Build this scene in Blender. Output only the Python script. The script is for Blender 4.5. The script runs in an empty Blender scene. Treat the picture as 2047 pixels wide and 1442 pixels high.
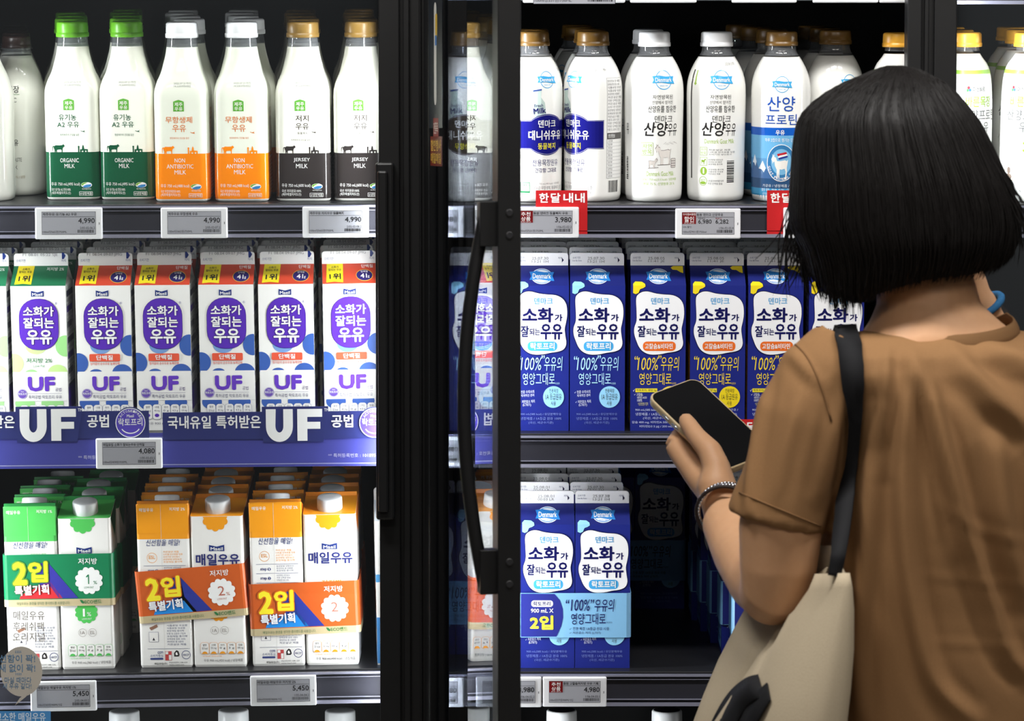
import bpy, bmesh, math, random
from mathutils import Vector, Matrix, Euler
import numpy as np

# ------------------------------------------------------------------ camera, world, lights
SC = bpy.context.scene
COL = SC.collection
FPX = 6429.0            # focal length in pixels of the 2047-wide frame
CAMY = -4.11
EYE = 1.5
PITCH = math.radians(4.0)
cam_d = bpy.data.cameras.new('camera')
cam = bpy.data.objects.new('camera', cam_d); COL.objects.link(cam)
cam.location = (0, CAMY, EYE)
cam.rotation_euler = (math.pi/2 - PITCH, 0, 0)
cam_d.sensor_width = 36.0
cam_d.lens = FPX/2047*36.0
cam_d.clip_end = 60
cam_d.dof.use_dof = True
cam_d.dof.focus_distance = 4.13
cam_d.dof.aperture_fstop = 10.0
SC.camera = cam
SC.view_settings.view_transform = 'Standard'
SC.view_settings.look = 'None'
SC.view_settings.exposure = 0.0
SC.view_settings.gamma = 1.0
SC.view_settings.use_curve_mapping = False
SC.cycles.use_denoising = True
SC.cycles.max_bounces = 8
SC.cycles.transparent_max_bounces = 16

world = bpy.data.worlds.new('world'); SC.world = world
world.use_nodes = True
world.node_tree.nodes['Background'].inputs[0].default_value = (0.9, 0.95, 1.0, 1)
world.node_tree.nodes['Background'].inputs[1].default_value = 0.03

def area(name, loc, aim, sx, sy, watts, col=(1, 1, 1), spread=180):
    d = bpy.data.lights.new(name, 'AREA'); d.shape = 'RECTANGLE'; d.size = sx; d.size_y = sy
    d.energy = watts; d.color = col; d.spread = math.radians(spread)
    o = bpy.data.objects.new(name, d); COL.objects.link(o); o.location = loc
    o.rotation_euler = (Vector(aim)-Vector(loc)).to_track_quat('-Z', 'Y').to_euler()
    return o

# LED strips on the inner faces of the door posts (x, aim x); store ceiling panels
LED = [(-0.735, -0.40), (-0.163, -0.48), (-0.090, 0.22), (0.512, 0.20), (0.556, 0.85), (1.10, 0.85)]
LEDW = [3.8, 2.5, 4.2, 7.0, 2.8, 2.8]
for (x, ax), w in zip(LED, LEDW):
    area('led_strip_light', (x, -0.050, 1.18), (ax, 0.05, 1.18), 0.014, 1.5, w, (0.95, 0.98, 1.0), 130)
for x in (-0.7, 0.15, 1.0):
    area('ceiling_panel_light', (x, -1.15, 2.85), (x*0.8, 0.0, 1.1), 0.6, 0.3, 27, (1.0, 0.98, 0.95))
for x in (-0.6, 1.2):
    area('ceiling_panel_light', (x, -3.2, 2.85), (x, -2.0, 1.0), 1.2, 0.6, 20, (1.0, 0.94, 0.86))

# ------------------------------------------------------------------ helpers
def P(px, py, Y):
    a = (px-1023.5)/FPX; b = -(py-721.0)/FPX
    d = Vector((a, math.cos(PITCH)+b*math.sin(PITCH), -math.sin(PITCH)+b*math.cos(PITCH)))
    t = (Y-CAMY)/d.y
    return Vector((d.x*t, Y, EYE+d.z*t))

def lin(c):
    c = c/255.0
    return c/12.92 if c <= 0.04045 else ((c+0.055)/1.055)**2.4
MATS = {}
def mat(col, rough=0.45, spec=0.5, metal=0.0, key=None):
    k = key or ('m', col, rough, spec, metal)
    if k in MATS: return MATS[k]
    m = bpy.data.materials.new('paint_%02x%02x%02x' % tuple(int(x) for x in col)); m.use_nodes = True
    b = m.node_tree.nodes['Principled BSDF']
    b.inputs['Base Color'].default_value = (lin(col[0]), lin(col[1]), lin(col[2]), 1)
    b.inputs['Roughness'].default_value = rough
    b.inputs['Specular IOR Level'].default_value = spec
    b.inputs['Metallic'].default_value = metal
    MATS[k] = m
    return m
def noisy(name, col, rough, scale, bump, col2=None, stretch=(1, 1, 1), spec=0.4, dist=0.001):
    m = bpy.data.materials.new(name); m.use_nodes = True
    nt = m.node_tree; b = nt.nodes['Principled BSDF']
    tc = nt.nodes.new('ShaderNodeTexCoord'); mp = nt.nodes.new('ShaderNodeMapping'); mp.inputs['Scale'].default_value = stretch
    nz = nt.nodes.new('ShaderNodeTexNoise'); nz.inputs['Scale'].default_value = scale; nz.inputs['Detail'].default_value = 4
    nt.links.new(tc.outputs['Object'], mp.inputs['Vector']); nt.links.new(mp.outputs['Vector'], nz.inputs['Vector'])
    mx = nt.nodes.new('ShaderNodeMix'); mx.data_type = 'RGBA'
    c1 = tuple(lin(x) for x in col)+(1,); c2 = tuple(lin(x) for x in (col2 or col))+(1,)
    mx.inputs[6].default_value = c1; mx.inputs[7].default_value = c2
    nt.links.new(nz.outputs['Fac'], mx.inputs[0]); nt.links.new(mx.outputs[2], b.inputs['Base Color'])
    bp = nt.nodes.new('ShaderNodeBump'); bp.inputs['Strength'].default_value = bump; bp.inputs['Distance'].default_value = dist
    nt.links.new(nz.outputs['Fac'], bp.inputs['Height']); nt.links.new(bp.outputs['Normal'], b.inputs['Normal'])
    b.inputs['Roughness'].default_value = rough; b.inputs['Specular IOR Level'].default_value = spec
    return m
def glass(name, tint, r0, rough=0.0, haze=0.0, hazecol=(0.5, 0.5, 0.5)):
    m = bpy.data.materials.new(name); m.use_nodes = True
    nt = m.node_tree; nt.nodes.clear()
    out = nt.nodes.new('ShaderNodeOutputMaterial')
    tr = nt.nodes.new('ShaderNodeBsdfTransparent'); tr.inputs[0].default_value = tint+(1,)
    gl = nt.nodes.new('ShaderNodeBsdfGlossy'); gl.inputs['Roughness'].default_value = rough
    geo = nt.nodes.new('ShaderNodeNewGeometry')
    dot = nt.nodes.new('ShaderNodeVectorMath'); dot.operation = 'DOT_PRODUCT'
    nt.links.new(geo.outputs['Normal'], dot.inputs[0]); nt.links.new(geo.outputs['Incoming'], dot.inputs[1])
    def M(op, a, b=None):
        n = nt.nodes.new('ShaderNodeMath'); n.operation = op
        for i, x in enumerate((a, b)):
            if x is None: continue
            if isinstance(x, (int, float)): n.inputs[i].default_value = x
            else: nt.links.new(x, n.inputs[i])
        return n.outputs[0]
    c = M('ABSOLUTE', dot.outputs['Value'])
    f = M('ADD', M('MULTIPLY', M('POWER', M('SUBTRACT', 1.0, c), 5.0), 1.0-r0), r0)
    mx = nt.nodes.new('ShaderNodeMixShader')
    nt.links.new(f, mx.inputs[0]); nt.links.new(gl.outputs[0], mx.inputs[2])
    if haze > 0:
        df = nt.nodes.new('ShaderNodeBsdfDiffuse'); df.inputs[0].default_value = hazecol+(1,)
        m2 = nt.nodes.new('ShaderNodeMixShader'); m2.inputs[0].default_value = haze
        nt.links.new(tr.outputs[0], m2.inputs[1]); nt.links.new(df.outputs[0], m2.inputs[2])
        nt.links.new(m2.outputs[0], mx.inputs[1])
    else:
        nt.links.new(tr.outputs[0], mx.inputs[1])
    nt.links.new(mx.outputs[0], out.inputs[0])
    return m

class MB:
    print_rough = 0.36
    def __init__(s): s.v = []; s.f = []; s.m = []; s.sm = []; s.mats = []
    def mi(s, m):
        if m not in s.mats: s.mats.append(m)
        return s.mats.index(m)
    def add(s, vs, fs, m, smooth=False):
        o = len(s.v); s.v += [tuple(x) for x in vs]; i = s.mi(m)
        for f in fs: s.f.append(tuple(k+o for k in f)); s.m.append(i); s.sm.append(smooth)
    def box(s, x0, x1, y0, y1, z0, z1, m, xf=None):
        vs = [(x, y, z) for z in (z0, z1) for y in (y0, y1) for x in (x0, x1)]
        if xf: vs = [xf(Vector(p)) for p in vs]
        s.add(vs, [(0, 2, 3, 1), (4, 5, 7, 6), (0, 1, 5, 4), (2, 6, 7, 3), (0, 4, 6, 2), (1, 3, 7, 5)], m)
    def loft(s, rings, m, cap0=True, cap1=True, smooth=True, mats=None):
        n = len(rings[0]); o = len(s.v)
        for r in rings: s.v += [tuple(p) for p in r]
        for k in range(len(rings)-1):
            i = s.mi(mats[k] if mats else m)
            for j in range(n):
                a = o+k*n+j; b = o+k*n+(j+1) % n
                s.f.append((a, b, b+n, a+n)); s.m.append(i); s.sm.append(smooth)
        if cap0: s.f.append(tuple(o+j for j in reversed(range(n)))); s.m.append(s.mi(mats[0] if mats else m)); s.sm.append(False)
        if cap1:
            b = o+(len(rings)-1)*n
            s.f.append(tuple(b+j for j in range(n))); s.m.append(s.mi(mats[-1] if mats else m)); s.sm.append(False)
    def tube(s, pts, rad, m, n=10, cap=True, flat=None):
        pts = [Vector(p) for p in pts]; rings = []; up = Vector((0.123, 0.45, 0.88)).normalized(); prev = None
        for i, p in enumerate(pts):
            t = (pts[min(i+1, len(pts)-1)]-pts[max(i-1, 0)]).normalized()
            a = (prev if prev is not None else up)
            a = (a-t*a.dot(t))
            if a.length < 1e-6: a = t.orthogonal()
            a.normalize(); b = t.cross(a); prev = a
            r = rad[i] if isinstance(rad, (list, tuple)) else rad
            ra, rb = r if isinstance(r, tuple) else (r, r)
            rings.append([p+a*ra*math.cos(q*2*math.pi/n)+b*rb*math.sin(q*2*math.pi/n) for q in range(n)])
        s.loft(rings, m, cap, cap)
    def art(s, art, mapf, ulines=(), vlines=()):
        for vs, fs, col, layer in art.items:
            bm = bmesh.new(); bv = [bm.verts.new((x, y, 0)) for x, y in vs]
            for f in fs:
                try: bm.faces.new([bv[k] for k in f])
                except ValueError: pass
            if ulines or vlines:
                bmesh.ops.triangulate(bm, faces=bm.faces[:])
                x0 = min(x for x, y in vs); x1 = max(x for x, y in vs); y0 = min(y for x, y in vs); y1 = max(y for x, y in vs)
                for u in ulines:
                    if x0 < u < x1: bmesh.ops.bisect_plane(bm, geom=bm.verts[:]+bm.edges[:]+bm.faces[:], plane_co=(u, 0, 0), plane_no=(1, 0, 0))
                for w in vlines:
                    if y0 < w < y1: bmesh.ops.bisect_plane(bm, geom=bm.verts[:]+bm.edges[:]+bm.faces[:], plane_co=(0, w, 0), plane_no=(0, 1, 0))
            bm.normal_update()
            bm.verts.index_update()
            off = 0.00012*layer+0.0001
            nv = [mapf(v.co.x*0.001, v.co.y*0.001, off) for v in bm.verts]
            nf = []
            for f in bm.faces:
                idx = [v.index for v in f.verts]
                if f.normal.z < 0: idx.reverse()
                nf.append(idx)
            s.add(nv, nf, mat(col, s.print_rough, 0.3)); bm.free()
    def build(s, name, parent=None, bevel=0.0, loc=None, rot=None, seg=2):
        me = bpy.data.meshes.new(name); me.from_pydata(s.v, [], s.f)
        for m in s.mats: me.materials.append(m)
        me.polygons.foreach_set('material_index', s.m); me.polygons.foreach_set('use_smooth', s.sm)
        me.update()
        o = bpy.data.objects.new(name, me); COL.objects.link(o)
        if parent: o.parent = parent
        if loc is not None: o.location = loc
        if rot is not None: o.rotation_euler = rot
        if bevel:
            b = o.modifiers.new('b', 'BEVEL'); b.width = bevel; b.segments = seg; b.limit_method = 'ANGLE'
        return o

FONTCACHE = {}
def text2d(s, bold=0.0):
    k = (s, bold)
    if k in FONTCACHE: return FONTCACHE[k]
    c = bpy.data.curves.new('lettering', 'FONT'); c.body = s; c.size = 1; c.offset = bold; c.resolution_u = 2
    o = bpy.data.objects.new('lettering', c)
    me = o.to_mesh()
    vs = [(v.co.x, v.co.y) for v in me.vertices]; fs = [tuple(p.vertices) for p in me.polygons]
    o.to_mesh_clear(); bpy.data.objects.remove(o); bpy.data.curves.remove(c)
    FONTCACHE[k] = (vs, fs)
    return vs, fs

class Art:
    def __init__(s, cx=0, base=0, k=1.0): s.items = []; s.cx = cx; s.base = base; s.k = k
    def p(s, x, y): return ((x-s.cx)*s.k, (s.base-y)*s.k)
    def poly(s, pts, col, layer=1): s.items.append(([s.p(*q) for q in pts], [tuple(range(len(pts)))], col, layer)); return s
    def rect(s, x0, y0, x1, y1, col, layer=1, r=0):
        if r <= 0: return s.poly([(x0, y1), (x1, y1), (x1, y0), (x0, y0)], col, layer)
        pts = []
        for (cx, cy, a0) in ((x1-r, y0+r, -90), (x1-r, y1-r, 0), (x0+r, y1-r, 90), (x0+r, y0+r, 180)):
            for q in range(7):
                a = math.radians(a0+q*15); pts.append((cx+r*math.cos(a), cy+r*math.sin(a)))
        return s.poly(pts, col, layer)
    def ell(s, cx, cy, rx, ry, col, layer=1, n=28, a0=0, a1=360):
        full = a1-a0 >= 360
        return s.poly([(cx+rx*math.cos(math.radians(a0+(a1-a0)*q/(n if full else n-1))), cy+ry*math.sin(math.radians(a0+(a1-a0)*q/(n if full else n-1)))) for q in range(n)], col, layer)
    def ring(s, cx, cy, rx, ry, w, col, layer=1, n=28, a0=0, a1=360):
        vs = []; fs = []
        for q in range(n+1):
            a = math.radians(a0+(a1-a0)*q/n); vs += [s.p(cx+rx*math.cos(a), cy+ry*math.sin(a)), s.p(cx+(rx-w)*math.cos(a), cy+(ry-w)*math.sin(a))]
        for q in range(n): fs.append((2*q, 2*q+1, 2*q+3, 2*q+2))
        s.items.append((vs, fs, col, layer)); return s
    def line(s, x0, y0, x1, y1, w, col, layer=1):
        d = Vector((x1-x0, y1-y0)).normalized(); n = Vector((-d.y, d.x))*w/2
        return s.poly([(x0+n.x, y0+n.y), (x1+n.x, y1+n.y), (x1-n.x, y1-n.y), (x0-n.x, y0-n.y)], col, layer)
    def blob(s, cx, cy, rs, sx, sy, col, layer=1, n=48):
        m = len(rs); pts = []
        for q in range(n):
            f = q*m/n; i = int(f); t = f-i; t = t*t*(3-2*t)
            r = rs[i % m]*(1-t)+rs[(i+1) % m]*t; a = 2*math.pi*q/n
            pts.append((cx+sx*r*math.cos(a), cy+sy*r*math.sin(a)))
        return s.poly(pts, col, layer)
    def flower(s, cx, cy, r, col, layer=1, petals=10, n=80, y_min=None):
        pts = []
        for q in range(n):
            a = 2*math.pi*q/n; rr = r*(0.88+0.14*abs(math.sin(petals*a/2)))
            y = cy+rr*math.sin(a)
            if y_min is not None: y = max(y, y_min)
            pts.append((cx+rr*math.cos(a), y))
        return s.poly(pts, col, layer)
    def T(s, txt, x0, y0, x1, y1, col, bold=0.0, layer=2, outline=None, ow=0.03, rot=0, shear=0):
        vs, fs = text2d(txt)
        if not vs: return s
        a0 = min(v[0] for v in vs); a1 = max(v[0] for v in vs); b0 = min(v[1] for v in vs); b1 = max(v[1] for v in vs)
        sx = (x1-x0)/(a1-a0+1e-9); sy = (y1-y0)/(b1-b0+1e-9)
        mx, my = (x0+x1)/2, (y0+y1)/2; cr, sr = math.cos(math.radians(rot)), math.sin(math.radians(rot))
        def put(r, n, rin=0):
            V = []; F = []
            for q in range(max(1, n)):
                ox, oy = (r*math.cos(2*math.pi*q/n), r*math.sin(2*math.pi*q/n)) if n else (0, 0)
                o = len(V)
                for (x, y) in vs:
                    X = mx+(x-(a0+a1)/2)*kx+ox*kr; Y = my-((y-(b0+b1)/2)*ky+oy*kr)
                    X += shear*(my-Y); dx, dy = X-mx, Y-my
                    V.append(s.p(mx+dx*cr+dy*sr, my-dx*sr+dy*cr))
                F += [tuple(i+o for i in f) for f in fs]
            return V, F
        r = bold*0.6; kr = min(sx, sy)
        # glyphs shrink a little so that the thickened strokes still fill the box
        kx = (x1-x0-2*r*kr)/(a1-a0+1e-9); ky = (y1-y0-2*r*kr)/(b1-b0+1e-9)
        def push(r, n, c, l):
            V, F = put(r, n); m = max(1, n); a, b = len(V)//m, len(F)//m
            for q in range(m):   # each copy a hair above the one before
                s.items.append((V[q*a:(q+1)*a], [tuple(i-q*a for i in f) for f in F[q*b:(q+1)*b]], c, l+q*0.09))
        if outline: push(r+ow, 10, outline, layer); layer += 1
        push(r, (8 if bold > 0.03 else 6) if r > 0.004 else 0, col, layer); return s

def tag(o, label=None, cat=None, group=None, kind=None):
    if label: o['label'] = label
    if cat: o['category'] = cat
    if group: o['group'] = group
    if kind: o['kind'] = kind
    return o
def empty(name, loc=(0, 0, 0), rot=(0, 0, 0)):
    o = bpy.data.objects.new(name, None); COL.objects.link(o); o.location = loc; o.rotation_euler = rot; o.empty_display_size = 0.02
    return o
def dup(root):
    r = root.copy(); COL.objects.link(r)
    for ch in list(root.children):
        c = ch.copy(); COL.objects.link(c); c.parent = r
        for g in list(ch.children):
            d = g.copy(); COL.objects.link(d); d.parent = c
    return r
def baked(o):
    dg = bpy.context.evaluated_depsgraph_get(); dg.update()
    me = bpy.data.meshes.new_from_object(o.evaluated_get(dg))
    o.modifiers.clear(); o.data = me
    return me
WHITE = (244, 244, 242); BLACK = (22, 22, 24); GREYT = (120, 122, 124)
# ------------------------------------------------------------------ setting and cooler
U = 0.64                                   # millimetres per photo pixel at the shelf fronts
M_FRAME = noisy('black_frame_paint', (17, 17, 18), 0.42, 60, 0.05, (21, 21, 22))
M_LINER = noisy('black_liner', (20, 20, 22), 0.5, 30, 0.05, (26, 26, 28))
M_DECK = noisy('shelf_black', (26, 26, 29), 0.35, 80, 0.05, (32, 32, 35))
M_RAIL = noisy('rail_strip', (42, 42, 49), 0.35, 18, 0.02, (52, 52, 60), (0.15, 1, 1))
M_LIP = mat((132, 132, 148), 0.2, 0.6)
M_PANE = glass('clear_door_glass', (0.95, 0.96, 0.96), 0.035, 0.0, 0.012, (0.5, 0.55, 0.6))
M_PANE2 = glass('coated_door_glass', (0.56, 0.59, 0.63), 0.10)
M_CLEAR = glass('clear_plastic', (0.80, 0.82, 0.84), 0.06, 0.05, 0.16, (0.55, 0.57, 0.6))
M_COVER = glass('rail_cover', (0.92, 0.92, 0.94), 0.05, 0.12, 0.03, (0.5, 0.5, 0.55))

def structure(name, mb): o = mb.build(name); o['kind'] = 'structure'; return o
b = MB(); b.box(-4, 4, -6.5, 1.2, -0.1, 0, noisy('floor_vinyl', (150, 146, 140), 0.35, 5, 0.02, (165, 160, 153))); structure('floor', b)
b = MB(); b.box(-4, 4, -6.5, 1.2, 2.9, 3.0, noisy('ceiling_board', (120, 120, 118), 0.8, 20, 0.05, (130, 130, 128))); structure('ceiling', b)
b = MB(); b.box(-4, 4, -6.6, -6.5, 0, 2.9, noisy('store_wall', (62, 60, 60), 0.7, 4, 0.02, (78, 74, 72))); structure('wall_front', b)
b = MB(); b.box(-4, 4, 0.66, 0.76, 0, 2.9, noisy('store_wall_back', (70, 70, 70), 0.7, 4, 0.02, (80, 80, 80))); structure('wall_back', b)

COOL = empty('display_cooler', (0, 0, 0)); tag(COOL, 'tall black multi-door dairy cooler with lit shelves of milk', 'refrigerator')
b = MB(); b.box(-0.86, 1.22, 0.56, 0.62, 0.0, 2.15, M_LINER); b.build('back_panel', COOL)
b = MB(); b.box(-0.86, 1.22, -0.04, 0.56, 0.0, 0.22, M_FRAME); b.build('base_plinth', COOL, 0.004)
b = MB(); b.box(-0.86, 1.22, -0.05, 0.56, 2.02, 2.15, M_FRAME); b.build('canopy', COOL, 0.004)
for x0, x1 in ((-0.88, -0.86), (1.22, 1.24)):
    b = MB(); b.box(x0, x1, -0.12, 0.62, 0.0, 2.15, M_FRAME); b.build('side_panel', COOL)
for xc in (-0.142, 0.540):
    b = MB(); b.box(xc-0.005, xc+0.005, 0.25 if xc < 0 else 0.03, 0.56, 0.22, 2.02, M_LINER)
    b.build('divider', COOL)
def X(px, Y): return P(px, 700, Y).x
def mullion(pl, pr, y0=-0.074, y1=-0.038):
    b = MB(); b.box(X(pl, y0), X(pr, y0), y0, y1, 0.22, 2.02, M_FRAME)
    # stepped gasket ribs on the face
    w = X(pr, y0)-X(pl, y0)
    for f0, f1, d in ((0.12, 0.30, 0.006), (0.55, 0.62, 0.004), (0.72, 0.90, 0.007)):
        b.box(X(pl, y0)+w*f0, X(pl, y0)+w*f1, y0-d, y0, 0.22, 2.02, M_FRAME)
    return b.build('mullion', COOL, 0.0015)
mullion(798, 872)
mullion(1836, 1882)
b = MB(); b.box(-0.795, -0.745, -0.074, -0.038, 0.22, 2.02, M_FRAME); b.build('mullion', COOL, 0.0015)
M_LEDGLOW = bpy.data.materials.new('led_diffuser'); M_LEDGLOW.use_nodes = True
e = M_LEDGLOW.node_tree.nodes['Principled BSDF']; e.inputs['Emission Color'].default_value = (0.95, 0.98, 1, 1); e.inputs['Emission Strength'].default_value = 2.0
for (x, ax) in LED[1:5]:
    s = 1 if ax > x else -1
    b = MB(); b.box(min(x-s*0.012, x-s*0.003), max(x-s*0.012, x-s*0.003), -0.058, -0.042, 0.45, 1.95, M_LEDGLOW); b.build('led_strip', COOL, 0.002)

# closed door on the near side of the row: stile, pane, pull
Yd0, Yd1 = -0.082, -0.056
b = MB()
xs0, xs1 = X(758, Yd0), X(800, Yd0)
b.box(xs0, xs1, Yd0, Yd1, 0.25, 2.0, M_FRAME); b.box(-0.735, -0.69, Yd0, Yd1, 0.25, 2.0, M_FRAME)
b.box(-0.69, xs0, Yd0, Yd1, 0.25, 0.31, M_FRAME); b.box(-0.69, xs0, Yd0, Yd1, 1.94, 2.0, M_FRAME)
DL = b.build('glass_door', COOL, 0.0015)
b = MB(); b.box(-0.69, xs0, -0.070, -0.064, 0.31, 1.94, M_PANE); b.build('glass_pane', DL)
b = MB(); hp = P(770, 325, -0.11); hq = P(770, 1041, -0.11)
b.box(X(751, -0.105), X(788, -0.105), -0.105, Yd0, hq.z, hp.z, M_FRAME)
b.box(X(755, -0.112), X(776, -0.112), -0.112, -0.105, hq.z+0.01, hp.z-0.01, M_FRAME); b.build('pull_handle', DL, 0.003)
# third door, closed
b = MB(); x0, x1 = X(1862, Yd0), X(1907, Yd0)
b.box(x0, x1, Yd0, Yd1, 0.25, 2.0, M_FRAME); b.box(1.11, 1.155, Yd0, Yd1, 0.25, 2.0, M_FRAME)
b.box(x1, 1.11, Yd0, Yd1, 0.25, 0.31, M_FRAME); b.box(x1, 1.11, Yd0, Yd1, 1.94, 2.0, M_FRAME)
D3 = b.build('glass_door', COOL, 0.0015)
b = MB(); b.box(x1, 1.11, -0.070, -0.064, 0.31, 1.94, M_PANE); b.build('glass_pane', D3)
# middle opening: fixed jamb strip on its far side
b = MB(); b.box(X(1809, -0.08), X(1838, -0.08), -0.080, -0.045, 0.22, 2.02, M_FRAME); b.build('door_jamb', COOL, 0.002)

# open door, swung out on its hinge: local x runs along the leaf, local -y is its outer face
HX, HY, HANG = -0.0855, -0.082, math.pi/2-0.158
LW, TH = 0.605, 0.025
b = MB()
b.box(0, 0.045, -TH, 0, 0.25, 2.0, M_FRAME); b.box(LW-0.04, LW, -TH, 0, 0.25, 2.0, M_FRAME)
b.box(0.045, LW-0.04, -TH, 0, 0.25, 0.31, M_FRAME); b.box(0.045, LW-0.04, -TH, 0, 1.94, 2.0, M_FRAME)
DO = b.build('glass_door', COOL, 0.0015, (HX, HY, 0), (0, 0, -HANG)); DO['label'] = 'open glass door swung out towards the shopper'
b = MB(); b.box(0.045, LW-0.04, -0.0240, -0.0185, 0.31, 1.94, M_PANE2); b.build('glass_pane', DO)
# bowed pull on the outer face near the free edge
ey = HY-0.99*LW
zt, zb = P(985, 448, ey).z, P(985, 1146, ey).z
b = MB(); xc = LW-0.020
pts = []; N = 26
for q in range(N+1):
    t = q/N; z = zt+0.012+(zb-zt-0.034)*t
    pts.append((xc, -TH-0.010-0.024*math.sin(math.pi*min(1, max(0, t)))**0.9, z))
b.tube(pts, [(0.0075, 0.0075)]*len(pts), M_FRAME, 12)
for z in (zt, zb):
    b.box(xc-0.012, xc+0.012, -TH-0.018, -TH+0.001, z-0.024, z+0.024, M_FRAME)
for z in (zt-0.012, zt+0.012, zb-0.012, zb+0.012):
    b.tube([(LW-0.001, -0.0125, z), (LW+0.0012, -0.0125, z)], 0.004, mat((40, 40, 42), 0.3), 12)
b.build('pull_handle', DO, 0.0008)
# small poster stuck on the leaf beside the hinge
a = Art(0, 0, 1)
a.rect(0, -140, 120, 40, (30, 36, 44), 1); a.rect(48, -112, 70, 12, (225, 222, 215), 2, 9)
a.rect(60, -98, 78, -70, (220, 180, 60), 3, 3); a.rect(58, -72, 74, -60, (60, 120, 190), 4)
a.rect(40, 28, 86, 52, (150, 40, 30), 2); a.T('전품목', 44, 33, 82, 47, (240, 235, 225), 0.02, 3)
a.rect(14, 50, 116, 86, (120, 34, 24), 2); a.T('할인행사', 20, 54, 110, 68, (240, 200, 80), 0.03, 4); a.T('매일매일', 20, 70, 110, 83, (240, 200, 80), 0.03, 4)
b = MB(); zp = P(870, 190, -0.2).z
b.art(a, lambda u, v, o: (0.046+u, -0.0242-o, zp+v)); b.build('poster', DO)

# ------------------------------------------------------------------ shelves
class Shelf:
    def __init__(s, x0, x1, xref, ylip, slope, roll, label, rail=True, rh=63):
        s.z0 = P(xref, ylip, -0.02).z; s.xr = X(xref, -0.02); s.s = slope; s.r = roll; s.rh = rh*U*0.001
        root = empty('cooler_shelf', (s.xr, -0.02, s.z0), (0, -math.atan(roll), 0)); tag(root, label, 'shelf'); s.root = root
        b = MB(); L = 0.55
        vs = []
        for x in (x0-s.xr, x1-s.xr):
            for (y, dz) in ((0, 0), (0, -0.016), (L, L*slope-0.016), (L, L*slope)): vs.append((x, y, dz))
        b.add(vs, [(0, 1, 2, 3), (4, 7, 6, 5), (0, 4, 5, 1), (1, 5, 6, 2), (2, 6, 7, 3), (3, 7, 4, 0)], M_DECK)
        b.build('deck', root, 0.001)
        b = MB(); h = s.rh
        a0, a1 = x0-s.xr, x1-s.xr
        b.box(a0, a1, -0.010, -0.0005, -0.002-h, -0.0022, M_RAIL)
        b.box(a0, a1, -0.014, -0.010, -0.0045, -0.0018, M_LIP); b.box(a0, a1, -0.015, -0.010, -0.002-h, 0.0025-h, M_LIP)
        b.box(a0, a1, -0.0145, -0.010, 0.006-h, 0.0068-h, M_LIP); b.box(a0, a1, -0.0135, -0.010, -0.0085, -0.0079, M_LIP)
        r = b.build('price_rail', root)
    def z(s, x, y): return s.z0+(x-s.xr)*s.r+(y+0.02)*s.s
    def rot(s, rz=0): return (math.atan(s.s), -math.atan(s.r), rz)
XL0, XL1, XR0, XR1, XT0, XT1 = -0.85, -0.149, -0.135, 0.533, 0.547, 1.21
SH = {
 'L0': Shelf(XL0, XL1, 380, -86, 0.09, 0.0, 'topmost shelf of the closed cooler, above the bottle shelf'),
 'L1': Shelf(XL0, XL1, 380, 408, 0.09, 0.004, 'shelf of squared milk bottles behind the closed glass door'),
 'L2': Shelf(XL0, XL1, 380, 866, 0.066, 0.008, 'shelf of white purple-badged cartons with a blue banner along its front'),
 'L3': Shelf(XL0, XL1, 380, 1343, 0.045, 0.018, 'shelf of capped two-pack cartons behind the closed glass door'),
 'L4': Shelf(XL0, XL1, 380, 1828, 0.03, 0.01, 'lowest shelf holding milk jugs behind the closed glass door'),
 'R0': Shelf(XR0, XR1, 1400, -66, 0.09, 0.0, 'shelf edge with price tags at the very top of the open bay'),
 'R1': Shelf(XR0, XR1, 1400, 408, 0.07, 0.0, 'shelf of round white milk bottles in the open bay'),
 'R2': Shelf(XR0, XR1, 1400, 867, 0.066, 0.0, 'shelf of blue gable-top cartons in the open bay'),
 'R3': Shelf(XR0, XR1, 1400, 1343, 0.045, 0.0, 'half-empty shelf with blue two-packs in the open bay'),
 'R4': Shelf(XR0, XR1, 1400, 1828, 0.03, 0.0, 'lowest shelf holding milk jugs in the open bay'),
 'T0': Shelf(XT0, XT1, 1990, -58, 0.09, 0.0, 'topmost shelf of the bay beyond the far black post'),
 'T1': Shelf(XT0, XT1, 1990, 408, 0.08, 0.0, 'shelf of yellow-capped bottles beyond the far black post'),
 'T2': Shelf(XT0, XT1, 1990, 867, 0.066, 0.0, 'middle shelf of the bay beyond the far black post'),
 'T3': Shelf(XT0, XT1, 1990, 1343, 0.045, 0.0, 'lower shelf of the bay beyond the far black post'),
}

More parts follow.
